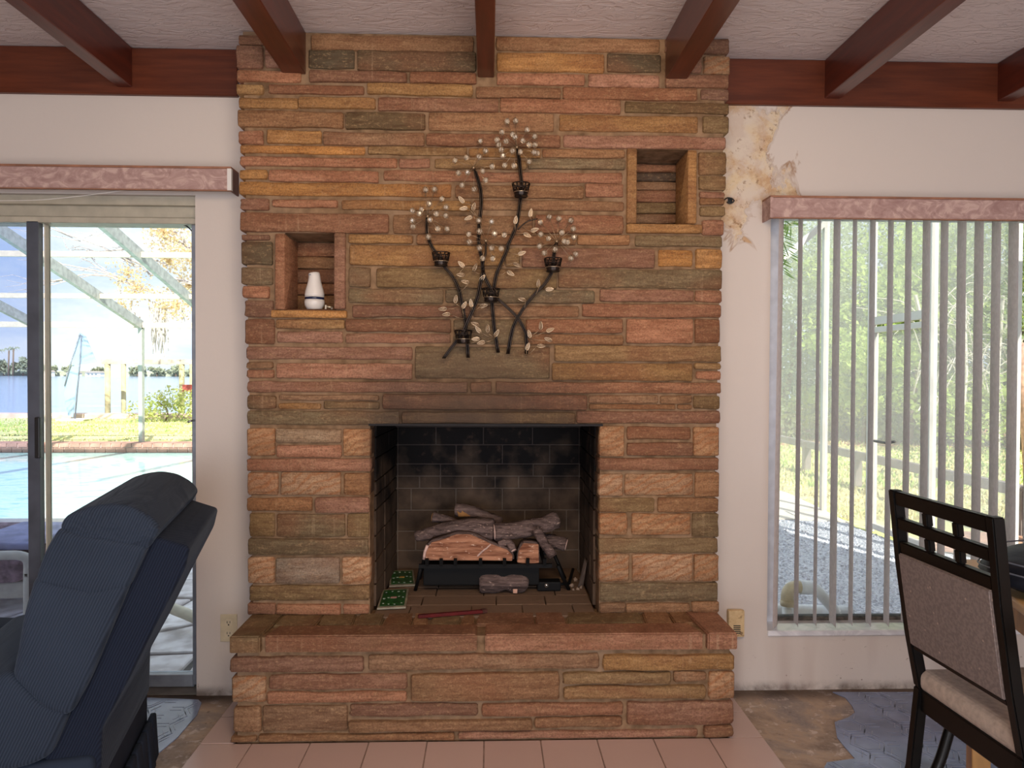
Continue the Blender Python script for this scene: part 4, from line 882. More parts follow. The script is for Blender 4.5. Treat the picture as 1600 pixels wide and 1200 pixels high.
# ------------------------------------------------------------------ recliner
N0 = CO+ray(297, 855)*1.92; va = math.radians(-13.35); V = Vector((math.sin(va), math.cos(va), 0))
def NP(x, y, off=0): return PP(x, y, N0+V*off, V)
A0, A1 = NP(144, 1182), NP(297, 855); ax = (A1-A0).normalized(); sd = ax.cross(V).normalized()
def cord(nm='navy_corduroy', ca=(37, 43, 54), cb=(52, 60, 73), cc=(56, 65, 80)):
    m = MT(nm, rough=.95, spec=.03); vv = m.n('ShaderNodeVectorMath', operation='DOT_PRODUCT'); m.l(m.co, vv.inputs[0]); vv.inputs[1].default_value = sd*1.0+V*.55
    wob = m.math('MULTIPLY', m.noise(5), .010)
    ph = m.math('MULTIPLY', m.math('ADD', vv.outputs['Value'], wob), 2*math.pi/.0066); sn_ = m.math('SINE', ph); s01 = m.math('MULTIPLY_ADD', sn_, .5, .5)
    big = m.noise(3, det=3)
    c = m.mix(s01, ca, cb); c = m.mix(m.math('MULTIPLY', m.ramp(big, [(.35, 0.0), (.7, 1.0)]), .35), c, cc); m.color(c)
    cv = m.n('ShaderNodeCombineXYZ')
    for i, (vec, k_) in enumerate(((sd, 9), (ax, 11), (V, 1.6))):
        q = m.n('ShaderNodeVectorMath', operation='DOT_PRODUCT'); m.l(m.co, q.inputs[0]); q.inputs[1].default_value = vec*k_; m.l(q.outputs['Value'], cv.inputs[i])
    nn = m.n('ShaderNodeTexNoise'); m.l(cv.outputs[0], nn.inputs['Vector']); nn.inputs['Scale'].default_value = 1.4; nn.inputs['Detail'].default_value = 3; nn.inputs['Distortion'].default_value = .7; z_ = m.pos()[2]
    wr = m.math('MULTIPLY', nn.outputs['Fac'], m.math('ADD', .35, m.math('MULTIPLY', soft(m, z_, .82, .93, 2, 3), 2.6)))
    
    m.b.inputs['Sheen Weight'].default_value = .14; m.b.inputs['Sheen Roughness'].default_value = .45; m.b.inputs['Sheen Tint'].default_value = (.55, .65, .8, 1)
    m.bump(m.math('ADD', m.math('MULTIPLY', s01, .05), m.math('MULTIPLY', wr, 1.3)), .8, .012); return m.m
CORD = cord(); CORD2 = cord('deep_navy_corduroy', (25, 29, 40), (36, 42, 56), (34, 40, 54)); SIDE = simple('navy_smooth_fabric', (38, 46, 60), .85, spec=.15, var=.1, scale=6)
rc = tag(empty('recliner', (N0.x-.4, N0.y+.3, 0)), 'dark blue corduroy recliner armchair seen from its side in front of the glass door', 'recliner')
def cush(name, px, o0, o1, bev, mat=None, disp=0):
    pts = [NP(x, y, 0)+V*o0 for x, y in px]; bm = bmesh.new(); hexa(bm, pts, V*(o1-o0)); fixn(bm)
    bmesh.ops.bevel(bm, geom=bm.edges[:], offset=bev, segments=5, affect='EDGES', profile=.5, clamp_overlap=True)
    return obj(name, bm, mat or CORD, rc, True)
cush('back_frame', [(240,838),(297,855),(289,890),(240,984),(200,1065),(159,1140),(156,1230),(60,1260),(70,1173),(104,1110),(134,1057),(173,964),(218,862)], 0, .58, .012, CORD2)
cush('head_cushion', [(99,826),(103,808),(120,796),(150,787),(180,783),(212,788),(240,803),(256,821),(247,836),(234,856),(180,846),(130,838)], -.035, .60, .034)
cush('back_cushion', [(101,818),(130,830),(180,838),(237,848),(228,866),(205,915),(150,925),(62,905),(70,875),(83,845)], -.04, .60, .024)
cush('back_cushion', [(62,892),(90,902),(150,912),(210,900),(183,966),(144,1059),(114,1113),(75,1100),(25,1050),(34,1010),(44,952)], -.04, .60, .026)
cush('lumbar_cushion', [(25,1040),(70,1086),(116,1102),(84,1175),(51,1190),(-20,1204),(-140,1204),(-140,1090)], -.035, .60, .024)
B0 = NP(240, 1100, .58)-V*.58; hv = Vector((-V.y, V.x, 0))
def bpt(h, v, z): q = B0+hv*h+V*v; return Vector((q.x, q.y, z))
prism('base_body', [bpt(.02, -.02, .05), bpt(.95, -.02, .05), bpt(.95, -.02, .33), bpt(.02, -.02, .33)], V*.62, SIDE, rc, .02, 4, True)
for i in range(9):   # pleated skirt at the back
    v0 = -.02+i*.07; cush_ = prism('skirt_pleat', [bpt(-.012-.006*(i % 2), v0, .01), bpt(.015, v0, .01), bpt(.015, v0, .16), bpt(-.004, v0, .16)], V*.066, SIDE, rc, .006, 2, True)
prism('seat_cushion', [bpt(.35, .02, .33), bpt(.98, .02, .33), bpt(.98, .02, .46), bpt(.35, .02, .46)], V*.55, CORD, rc, .04, 4, True)
prism('armrest', [NP(62, 985, .60), NP(-330, 975, .60), NP(-330, 1190, .60), NP(62, 1190, .60)], V*.14, CORD, rc, .03, 4, True)
prism('armrest', [bpt(.42, -.16, .05), bpt(.98, -.16, .05), bpt(.98, -.16, .36), bpt(.42, -.16, .36)], V*.14, CORD, rc, .03, 4, True)
# ------------------------------------------------------------------ dining chair
CB = simple('black_painted_wood', (11, 10, 10), .35, spec=.3, var=.15); UP = MT('taupe_speckled_fabric', rough=.85, spec=.15)
vo = UP.n('ShaderNodeTexVoronoi'); vo.inputs['Scale'].default_value = 30; UP.l(UP.co, vo.inputs['Vector']); UP.color(UP.mix(UP.ramp(vo.outputs['Distance'], [(.05, 1.0), (.12, 0.0)]), UP.ramp(UP.noise(120), [(.4, (122, 110, 108)), (.6, (138, 126, 122))]), (176, 156, 144)))
L0, R0 = PZ(1387, 764, 1.0), PZ(1551, 809, 1.0); wv = (R0-L0); wd = wv.length; wv.normalize(); fv = Vector((-wv.y, wv.x, 0))
def rake(z):
    t = [(1.0, 0), (.80, .022), (.60, .052), (.45, .082), (.226, .060), (0, .0)]
    for (a, fa), (b, fb_) in zip(t, t[1:]):
        if z >= b: return fb_+(fa-fb_)*(z-b)/(a-b)
    return 0
def cp_(w_, f_, z): q = L0+wv*w_+fv*f_; return Vector((q.x, q.y, z))
dc = tag(empty('dining_chair', cp_(wd/2, .2, 0)), 'black framed dining chair with open grid top and taupe padded back at the table', 'chair')
def post(w0, w1, zs_, name, mat=CB, fo=0, ft=.030):
    bm = bmesh.new(); prev = None
    for z in zs_:
        f = rake(z)+fo; q = [bm.verts.new(cp_(a, b, z)) for a, b in ((w0, f), (w1, f), (w1, f+ft), (w0, f+ft))]
        if prev:
            for k in range(4): bm.faces.new((prev[k], prev[(k+1) % 4], q[(k+1) % 4], q[k]))
        else: bm.faces.new(q)
        prev = q
    bm.faces.new(prev[::-1]); fixn(bm); bmesh.ops.bevel(bm, geom=[e for e in bm.edges], offset=.003, segments=2, affect='EDGES'); return obj(name, bm, mat, dc)
zz = [1.0, .8, .6, .45]; zz2 = [.449, .35, .226, .11, 0.001]
tw_ = .026
post(0, tw_, zz, 'back_post'); post(wd-tw_, wd, zz, 'back_post')
for a, b in ((0, tw_), (wd-tw_, wd)): post(a, b, zz2, 'leg')
def zline(px, py): # height on the back plane at left post
    d = ray(px, py); n = fv+Vector((0, 0, .14)); p = PP(px, py, L0, n); return p.z
for z0_, z1_ in ((.960, .998), (.893, .925), (.828, .860)): post(tw_, wd-tw_, [z1_, z0_], 'crest_rail' if z0_ > .95 else 'back_rail', ft=.024, fo=.003)
for k in (1, 2):
    w_ = tw_+(wd-2*tw_)*k/3
    for z0_, z1_ in ((.925, .960), (.860, .893)): post(w_-.011, w_+.011, [z1_, z0_], 'grid_slat', ft=.018, fo=.006)
pd = post(tw_+.001, wd-tw_-.001, [.828, .76, .70, .64, .575], 'back_pad', UP.m, fo=-.004, ft=.034)
post(tw_, wd-tw_, [.575, .560], 'lower_rail', ft=.024, fo=.003)
def blk(name, w0, w1, f0, f1, z0, z1, mat, bev=.004, sg=2):
    return prism(name, [cp_(w0, f0, z0), cp_(w1, f0, z0), cp_(w1, f0, z1), cp_(w0, f0, z1)], fv*(f1-f0), mat, dc, bev, sg)
blk('seat_rail', 0.002, wd-.002, .088, .112, .385, .445, CB); blk('seat_rail', .002, .024, .112, .50, .385, .445, CB); blk('seat_rail', wd-.024, wd-.002, .112, .50, .385, .445, CB); blk('seat_rail', .002, wd-.002, .50, .525, .385, .445, CB)
SE = simple('beige_seat_fabric', (178, 164, 154), .85, var=.08, scale=60)
so = blk('seat', .004, wd-.004, .086, .535, .44, .50, SE, .022, 4)
for w_ in (.004, wd-.030): blk('leg', w_, w_+.026, .495, .522, .001, .385, CB)
bm = bmesh.new(); tube(bm, catmull([cp_(.05, .17, .40), cp_(.05, .15, .33), cp_(.05, .12, .24), cp_(.05, .055, .12), cp_(.03, .02, .04)]), .014, 8); fixn(bm); obj('brace', bm, CB, dc, True)
# ------------------------------------------------------------------ dining table and bag
ZT = .76
K = PZ(1494, 872, ZT); E = PZ(1600, 946, ZT); ed = (E-K).normalized(); pe = Vector((-ed.y, ed.x, 0))
if pe.x < 0: pe = -pe
WD = simple('honey_oak', (190, 140, 84), .35, var=.12, scale=8, sc=(1, 6, 1)); WDT = simple('honey_oak_top', (206, 164, 112), .3, var=.08, scale=6)
tb = tag(empty('dining_table', K+ed*.6+pe*.5+Vector((0, 0, -ZT))), 'honey oak dining table at the right edge behind the black chair', 'table')
def tp(a, b, z): q = K+ed*a+pe*b; return Vector((q.x, q.y, z))
prism('table_top', [tp(0, 0, ZT-.028), tp(1.3, 0, ZT-.028), tp(1.3, .9, ZT-.028), tp(0, .9, ZT-.028)], (0, 0, .028), WDT, tb, .008, 3)
prism('apron', [tp(.05, .03, ZT-.10), tp(1.25, .03, ZT-.10), tp(1.25, .87, ZT-.10), tp(.05, .87, ZT-.10)], (0, 0, .07), WD, tb, .003, 2)
for a, b in ((.04, .02), (1.2, .02), (.04, .82), (1.2, .82)): prism('leg', [tp(a, b, 0), tp(a+.05, b, 0), tp(a+.05, b+.05, 0), tp(a, b+.05, 0)], (0, 0, ZT-.09), WD, tb, .004, 2)
BG = simple('black_nylon', (22, 24, 32), .55, spec=.3, var=.3, scale=14, bump=.4)
bc = PZ(1622, 926, ZT); bg_ = tag(empty('duffel_bag', bc), 'black soft bag with pale piping lying on the dining table', 'bag')
bm = bmesh.new(); bmesh.ops.create_uvsphere(bm, u_segments=32, v_segments=18, radius=1)
for v in bm.verts:
    x, y, z = v.co; s_ = 1+.10*noise.noise((x*2, y*2, z*3)); e_ = .55
    v.co = bc+ed*(y*.20*s_)+pe*(x*.22*s_+.10)+Vector((0, 0, .056+(math.copysign(abs(z)**.7, z))*.055*s_))
    v.co.z = max(v.co.z, ZT+.001)
obj('bag_body', bm, BG, bg_, True)
for k, zz_ in enumerate((.088, .062)):
    pts = [bc+ed*(math.sin(t)*.208)+pe*(math.cos(t)*.228+.10)+Vector((0, 0, zz_+.006*math.sin(3*t))) for t in [math.radians(x) for x in range(100, 300, 12)]]
    tubeobj('piping', pts, .0022, simple('grey_piping', (96, 100, 112), .5), bg_, 5)
# ------------------------------------------------------------------ outside, left: patio, pool, lawn, water
ZG = -.12
def G(px, py, z=ZG): return PZ(px, py, z)
def grassmat():
    m = MT('dry_lawn', rough=.9, spec=.1); n1 = m.noise(.9, det=4); n2 = m.noise(30, (1, .5, 1), 4, .7)
    c = m.mix(m.ramp(n1, [(.38, 0.0), (.6, 1.0)]), (186, 194, 118), (220, 210, 158)); c = m.mix(m.math('MULTIPLY', m.ramp(n2, [(.45, 0.0), (.6, 1.0)]), .35), c, (128, 138, 78)); m.color(c); return m.m
LAWN = grassmat()
gy0 = G(763, 703).y; gsw = G(150, 654).y
tag(bx('ground', (-45, YO, ZG-.3), (45, gsw, ZG-.06), LAWN), 'pale dry lawn around the pool and beyond the fence', kind='structure')
lw = tag(bx('lawn', (-40, gy0+.35, ZG-.06), (3.0, gsw, ZG), LAWN), 'green and straw coloured lawn between pool and sea wall', kind='structure')
# grass tufts
NOGRASS = []
def blades(name, x0, x1, y0, y1, n, h, mat, parent=None):
    vs, fs = [], []
    for i in range(n):
        x = R.uniform(x0, x1); y = y0+(y1-y0)*R.random()**1.5; a = R.uniform(0, 3.14); dx, dy = math.cos(a)*.018, math.sin(a)*.018
        if NOGRASS and inside((x, y), NOGRASS): continue
        k = len(vs); hh = h*R.uniform(.4, 1)
        vs += [(x-dx, y-dy, ZG), (x+dx, y+dy, ZG), (x+R.uniform(-.03, .03), y+R.uniform(-.03, .03), ZG+hh)]; fs.append((k, k+1, k+2))
    return tag(obj(name, pydata(vs, fs), mat, parent), kind='stuff')
GB1 = simple('grass_blade_straw', (210, 196, 140), .9, var=.2, scale=3); GB2 = simple('grass_blade_green', (152, 178, 88), .9, var=.25, scale=2)
q = blades('grass_blades', -13, -3, gy0+.5, gsw-.1, 5000, .05, GB1); q['label'] = 'straw coloured grass blades on the lawn behind the pool'; q['category'] = 'grass'
q = blades('grass_blades', -20, -3, gsw-5, gsw-.1, 4000, .06, GB2); q['label'] = 'green grass blades along the sea wall'; q['category'] = 'grass'
# patio flagstones
pt = tag(empty('patio', (-3, 5, ZG)), 'irregular pale flagstone patio outside the glass door', kind='structure')
pn = G(763, 818).y
bx('patio_joints', (-12, YO, ZG-.06), (1.5, pn, ZG-.018), simple('patio_joint', (98, 92, 88), .9), pt)
FS = MT('pale_flagstone', rough=.7); oi = FS.n('ShaderNodeObjectInfo'); FS.color(FS.mix(FS.ramp(FS.noise(9, det=5), [(.4, 0.0), (.6, .6)]), FS.mix(oi.outputs['Random'], (232, 228, 230), (206, 198, 200)), (160, 148, 146))); FS.bump(FS.noise(9, det=5), .4, .01)
gx, gy = 15, 8; x_0, x_1, y_0, y_1 = -7.2, -.6, YO+.02, pn-.02
grid = [[(x_0+(x_1-x_0)*i/gx+R.uniform(-.13, .13), y_0+(y_1-y_0)*j/gy+(R.uniform(-.13, .13) if 0 < j < gy else 0)) for j in range(gy+1)] for i in range(gx+1)]
for i in range(gx):
    for j in range(gy):
        q = [grid[i][j], grid[i+1][j], grid[i+1][j+1], grid[i][j+1]]; cx, cy = sum(a for a, b in q)/4, sum(b for a, b in q)/4
        pts = []
        for k in range(4):
            a, b = q[k], q[(k+1) % 4]; pts.append(a); pts.append(((a[0]+b[0])/2+R.uniform(-.03, .03), (a[1]+b[1])/2+R.uniform(-.03, .03)))
        pts = [Vector((cx+(a-cx)*.93, cy+(b-cy)*.93, ZG-.03)) for a, b in pts]
        prism('flagstone', pts, (0, 0, .03+R.uniform(-.004, .004)), FS.m, pt, .006, 1)
# pool
pool = tag(empty('pool', (-5, 10, ZG)), 'turquoise swimming pool with brick coping behind the patio', kind='structure')
WAT = MT('pool_water', rough=.04, spec=.6); wn = WAT.noise(2.2, (1, 2.2, 1), 3, dist=1.5); WAT.color(WAT.ramp(wn, [(.35, (150, 210, 200)), (.5, (206, 234, 228)), (.7, (170, 220, 212))])); WAT.bump(WAT.noise(5, (1, 2, 1), 2), .08, .02)  # pale mottling in the water colour imitates sun caustics
bx('pool_water', (-30, pn+.3, ZG-.06), (3, gy0-.1, ZG-.045), WAT.m, pool)
CON = simple('white_concrete_edge', (214, 206, 196), .8, var=.08, scale=4)
bx('near_coping', (-30, pn, ZG-.05), (3, pn+.3, ZG+.0), CON, pool, .01)
fz_ = ZG+.16
bx('far_coping_core', (-30, gy0-.08, ZG-.05), (3, gy0+.33, ZG-.02+.12), simple('coping_joint', (222, 206, 196), .9), pool)
BR = simple('pink_coping_brick', (176, 132, 116), .8, var=.12, scale=5)
xb0 = G(-20, 703).x
for i in range(30):
    x = xb0+i*.185
    for k, (za, zb_) in enumerate(((ZG+.055, ZG+.125), (ZG-.04, ZG+.045))): bx('coping_brick', (x+.008+(k*.09), gy0-.10, za), (x+.177+(k*.09), gy0-.07 if k else gy0+.3, zb_), BR, pool)
# sea wall and lake
SWL = simple('pale_pink_concrete', (206, 176, 162), .85, var=.15, scale=2)
tag(bx('sea_wall', (-45, gsw, -2.2), (45, gsw+.6, ZG+.14), SWL, None, .02), 'low pinkish concrete sea wall at the end of the lawn', kind='structure')
LK = MT('lake_water', rough=.12, spec=.5); LK.color(LK.ramp(LK.noise(.25, (1, 6, 1), 5, .7), [(.4, (132, 158, 198)), (.62, (180, 198, 222))])); LK.bump(LK.noise(1.2, (1, 4, 1), 4, .7), .25, .05)
tag(obj('lake_water', pydata([(-500, gsw+.5, -1.1), (400, gsw+.5, -1.1), (400, 420, -1.1), (-500, 420, -1.1)], [(0, 1, 2, 3)]), LK.m), 'pale blue rippled lake beyond the sea wall', kind='structure')
FOL = {}
def folmat(name, c0, c1, tr=.35):
    m = MT(name, rough=.7, spec=.15); oi = m.noise(1.7, det=3); m.color(m.ramp(oi, [(.35, c0), (.65, c1)]))
    t = m.n('ShaderNodeBsdfTranslucent'); t.inputs[0].default_value = lin(c1); x = m.n('ShaderNodeMixShader'); x.inputs[0].default_value = tr
    m.l(m.b.outputs[0], x.inputs[1]); m.l(t.outputs[0], x.inputs[2]); m.l(x.outputs[0], m.out.inputs[0]); return m.m
def leaves(name, blobs, n, size, mat, parent, aspect=.5, hollow=.55):
    vs, fs = [], []; tot = sum(b[1][0]*b[1][1]*b[1][2] for b in blobs)
    for c, r in blobs:
        for i in range(max(3, int(n*r[0]*r[1]*r[2]/tot))):
            d = Vector((R.gauss(0, 1), R.gauss(0, 1), R.gauss(0, 1))).normalized()*(hollow+(1-hollow)*R.random())
            p = Vector((c[0]+d.x*r[0], c[1]+d.y*r[1], c[2]+d.z*r[2])); s_ = size*R.uniform(.6, 1.3)
            u = Vector((R.uniform(-1, 1), R.uniform(-1, 1), R.uniform(-1, .6))).normalized(); w_ = u.cross(Vector((R.uniform(-1, 1), R.uniform(-1, 1), R.uniform(-1, 1)))).normalized()*aspect
            k = len(vs); vs += [p-u*s_*.5, p+w_*s_*.5, p+u*s_*.5, p-w_*s_*.5]; fs.append((k, k+1, k+2, k+3))
    return tag(obj(name, pydata(vs, fs), mat, parent), kind='stuff')
def tree(name, base, h, rw, label, mat, n, size, cat='tree', group=None, trunk=.1, tm=None, blobs=None):
    o = tag(empty(name, base), label, cat, group); base = Vector(base)
    if trunk: tubeobj('trunk', [base+Vector((R.uniform(-.1, .1), 0, 0))+Vector((R.uniform(-.15, .15), 0, h*.55*k/3)) if k else base for k in range(4)], trunk, tm or TRK, o, 7, rf=lambda t: trunk*(1-.5*t))
    if blobs is None:
        blobs = [((base.x+R.uniform(-.5, .5)*rw, base.y+R.uniform(-.3, .3)*rw, base.z+h*R.uniform(.3, .85)), (rw*R.uniform(.35, .6), rw*R.uniform(.3, .5), h*R.uniform(.14, .24))) for k in range(8)]
    leaves('foliage', blobs, n, size, mat, o); return o
TRK = simple('tree_bark', (120, 100, 84), .9, var=.2, scale=6); FAR = folmat('far_shore_foliage', (146, 156, 128), (184, 182, 158)); 
# far shore
FY = 330
def fp_(px, py): return P(px, py, FY)
bm = bmesh.new(); zz0 = -1.1
box(bm, (-420, FY+4, zz0-1), (380, FY+40, zz0+2.2)); tag(obj('far_shore', bm, simple('far_bank', (168, 168, 146), .95, var=.2, scale=.05)), 'low far bank across the lake', kind='structure')
for i, (px, top, wpx) in enumerate(((6,562,20),(20,566,18),(36,553,20),(52,560,18),(84,572,16),(108,570,18),(150,574,20),(215,571,24),(245,573,22),(275,570,22),(300,572,24))):
    b = fp_(px, 584); t = fp_(px, top); hh = t.z-zz0; ww = wpx*FY/F*.6
    tree('shore_tree', (b.x, FY, zz0), hh, ww, 'pale tree on the far lake shore '+['at the far left edge of the door', 'under the leftmost palm', 'tallest of the left clump', 'just left of the dark door stile', 'just right of the dark door stile', 'left of the sail', 'right of the sail', 'between the lift pilings', 'behind the cage post', 'above the yellow green bush', 'at the door\'s right edge'][i], FAR, 260, 2.2, group='trees on the far lake shore', trunk=.4)
for px, top in ((4,550),(20,548),(27,546)):
    b = fp_(px, 584); t = fp_(px, top); o = tag(empty('palm_tree', (b.x, FY-3, zz0)), ('leftmost', 'middle', 'rightmost')[(4,20,27).index(px)]+' thin palm on the far lake shore', 'palm', 'palms on the far lake shore')
    tubeobj('trunk', [(b.x, FY-3, zz0), (b.x+.4, FY-3, t.z)], .35, TRK, o, 5); bm = bmesh.new()
    for k in range(9):
        a = k*.7; tip = Vector((b.x+.4+math.cos(a)*3, FY-3+math.sin(a)*2, t.z-.4+math.sin(k*2)*.9)); mid = Vector((b.x+.4+math.cos(a)*1.6, FY-3+math.sin(a), t.z+.9)); c0 = Vector((b.x+.4, FY-3, t.z))
        v = [bm.verts.new(p) for p in (c0, mid+Vector((0, 0, .35)), tip, mid-Vector((0, 0, .35)))]; bm.faces.new(v)
    obj('fronds', bm, FAR, o)
HW = simple('white_house_wall', (226, 222, 218), .8, var=.03); HRF = simple('grey_roof', (150, 140, 136), .8)
for px, wpx, hpx in ((88, 12, 9), (128, 15, 7), (160, 22, 8)):
    b = fp_(px, 583); w_ = wpx*FY/F; h_ = hpx*FY/F; o = tag(empty('lake_house', (b.x, FY-6, zz0)), ('small white house left of the sail on the far shore', 'small white house behind the sail on the far shore', 'long white house left of the lift pilings on the far shore')[(88,128,160).index(px)], 'house', 'houses on the far lake shore')
    bx('wall', (b.x-w_/2, FY-8, zz0), (b.x+w_/2, FY-4, zz0+h_*.65), HW, o); prism('roof', [(b.x-w_*.56, FY-8.5, zz0+h_*.65), (b.x+w_*.56, FY-8.5, zz0+h_*.65), (b.x+w_*.3, FY-8.5, zz0+h_), (b.x-w_*.3, FY-8.5, zz0+h_)], (0, 5, 0), HRF, o)
    for k in range(3): bx('window', (b.x-w_*.35+k*w_*.25, FY-8.1, zz0+h_*.2), (b.x-w_*.2+k*w_*.25, FY-7.95, zz0+h_*.5), simple('far_window', (110, 120, 130), .3), o)
# dock pilings with cross beam
PIL = simple('weathered_piling', (186, 172, 132), .9, var=.15, scale=3); dk = tag(empty('boat_lift', P(235, 650, gsw+1.2)), 'weathered wooden boat lift of four pilings and a long beam at the sea wall', 'boat lift')
for px, dy in ((168, 1.2), (193, 2.6), (284, 1.2), (300, 2.6)):
    y = gsw+dy; a = P(px, 660, y); b = P(px, 566, y); tubeobj('piling', [(b.x, y, -1.3), (b.x, y, b.z)], .085 if dy < 2 else .08, PIL, dk, 10)
for dy, p0, p1 in ((1.2, 162, 310), (2.6, 160, 312)):
    y = gsw+dy; a = P(p0, 565, y); b = P(p1, 565, y); barobj('beam', (a.x, y, a.z), (b.x, y, a.z), .16, .16, simple('weathered_beam', (182, 168, 156), .9, var=.15, scale=3), dk)
for px in (168, 193): a = P(px, 650, gsw+1.2); 
bx('lift_motor', P(285, 612, gsw+1.0), P(309, 601, gsw+1.3), simple('faded_red_metal', (190, 90, 80), .7), dk)
# sail
SAILM = folmat('pale_sail_cloth', (180, 204, 226), (190, 210, 230), .4)
sl = tag(empty('sailboat', P(118, 655, gsw-1.0)), 'small beached sailboat with pale blue sail and thin dark mast at the sea wall', 'sailboat'); ys_ = gsw-1.0
prism('sail', [P(x, y, ys_) for x, y in ((125, 519), (134, 526), (151, 566), (112, 571))], (0, .02, 0), SAILM, sl)
prism('sail', [P(x, y, ys_) for x, y in ((112, 572), (125, 571), (119, 610), (114, 652), (106, 650), (100, 618), (101, 600))], (0, .02, 0), SAILM, sl)
tubeobj('mast', [P(127, 524, ys_-.03), P(125, 566, ys_-.03), P(117, 655, ys_-.03)], .02, simple('dark_mast', (110, 118, 138), .5), sl, 6); tubeobj('leech_spar', [P(125, 521, ys_-.03), P(110, 570, ys_-.03), P(101, 603, ys_-.03)], .018, simple('dark_spar', (120, 130, 146), .5), sl, 6)
prism('hull', [P(x, y, ys_-.2) for x, y in ((84, 655), (132, 655), (126, 661), (90, 661))], (0, .5, 0), simple('white_hull', (224, 216, 210), .4), sl, .02)
# bush at the sea wall
BUSH = folmat('pale_green_bush', (150, 168, 84), (206, 206, 138)); b = P(258, 655, gsw-1.2)
tree('shoreline_bush', (b.x, gsw-1.2, ZG), 1.0, 1.3, 'loose yellow green bush by the sea wall', BUSH, 1500, .10, 'bush', trunk=.03, blobs=[((P(x, y, gsw-1.2).x, gsw-1.2+R.uniform(-.4, .4), P(x, y, gsw-1.2).z), (r*.022, .5, r*.018)) for x, y, r in ((225,640,18),(245,632,20),(268,622,22),(290,628,22),(305,634,20),(258,644,26))])
# moss hung tree
MT_F = folmat('orange_winter_foliage', (220, 190, 134), (236, 214, 180), .5); MOSS = simple('hanging_moss', (196, 186, 184), .95, var=.1); TY = 18.5
t0 = tag(empty('moss_hung_tree', P(330, 660, TY)), 'pale leafless tree with orange leaves and hanging moss beyond the pool cage', 'tree')
rt0 = P(345, 690, TY); BRN = simple('pale_grey_branch', (176, 164, 164), .9, var=.1)
tubeobj('trunk', [Vector((rt0.x, TY, ZG)), P(342, 560, TY), P(330, 450, TY), P(310, 380, TY)], .22, BRN, t0, 8, rf=lambda t: .24-.12*t)
bm = bmesh.new()
def br(a, b, r, d):
    a, b = Vector(a), Vector(b); m_ = (a+b)/2+Vector((R.uniform(-1, 1), R.uniform(-1, 1), R.uniform(-1, 1)))*(b-a).length*.14
    tube(bm, [a, m_, b], r, 5, rf=lambda t: r*(1-.5*t))
    if d > 0:
        for k in range(3):
            s0 = a+(b-a)*R.uniform(.45, 1); dd = (b-a)*R.uniform(.4, .65); dd += Vector((R.uniform(-.5, .5), R.uniform(-.4, .4), R.uniform(-.5, .35)))*dd.length; br(s0, s0+dd, r*.5, d-1)
for (a, b) in (((332, 470), (165, 430)), ((330, 450), (185, 375)), ((320, 400), (210, 330)), ((336, 500), (190, 400)), ((325, 430), (250, 340))): br(P(*a, TY), P(*b, TY+R.uniform(-1, 1)), .055, 3)
fixn(bm); obj('branches', bm, BRN, t0)
leaves('foliage', [((P(x, y, TY).x, TY+R.uniform(-.8, .8), P(x, y, TY).z), (r*.0165, .8, r*.0165)) for x, y, r in ((215,430,22),(245,400,34),(275,370,34),(235,455,28),(275,440,36),(300,400,36),(255,480,22),(295,480,30),(210,480,16),(240,355,18),(300,345,26))], 3600, .085, MT_F, t0, .6, .0)
bm = bmesh.new()
for i in range(70):
    px = R.choice((R.uniform(180, 305), R.uniform(238, 262), R.uniform(240, 258))); py = R.uniform(430, 500) if not 236 < px < 264 else R.uniform(470, 505); ln = R.uniform(20, 50) if not 236 < px < 264 else R.uniform(25, 60)
    a = P(px, py, TY+R.uniform(-.6, .6)); k_ = ln*.0164; tube(bm, [a, a+Vector((R.uniform(-.03, .03), 0, -k_*.5)), a+Vector((R.uniform(-.05, .05), 0, -k_))], .02, 4, rf=lambda t: .022*(1-.7*t))
fixn(bm); tag(obj('hanging_moss', bm, MOSS, t0), kind='stuff')
# pool cage
CG = simple('green_grey_aluminium', (160, 158, 156), .5, .1, var=.12, scale=14); CGP = simple('cream_aluminium', (196, 180, 162), .6, var=.05)
cg = tag(empty('pool_cage', P(150, 700, gy0)), 'screened pool cage of greenish rafters and cream purlins over the pool', 'pool cage')
ze = P(213, 508, gy0+.15).z; yc_ = gy0+.15; sl_ = .26; nrm = Vector((0, sl_, 1)).normalized(); pl0 = Vector((0, yc_, ze))
xs_r = [P(221, 600, yc_).x, PP(300, 470, pl0, nrm).x, PP(0, 478, pl0, nrm).x]
xs_r.append(xs_r[2]-(xs_r[0]-xs_r[2])); xs_r.append(xs_r[1]+1.9)
for x in xs_r:
    barobj('rafter', (x, yc_, ze), (x, 4.3, ze+sl_*(yc_-4.3)), .07, .16, CG, cg)
    barobj('post', (x, yc_, ZG), (x, yc_, ze), .07, .10, CGP if x == xs_r[2] else simple('grey_aluminium_post', (170, 170, 160), .5, var=.06), cg)
xq = P(71, 600, yc_).x; barobj('post', (xq, yc_, ZG), (xq, yc_, ze), .10, .10, CGP, cg)
barobj('eave_beam', (-16, yc_, ze), (-1.2, yc_, ze), .06, .10, CGP, cg)
for py in (463, 398, 330):
    p = PP(200, py, pl0, nrm); barobj('purlin', (-16, p.y, p.z), (-1.0, p.y, p.z), .05, .08, CGP, cg)
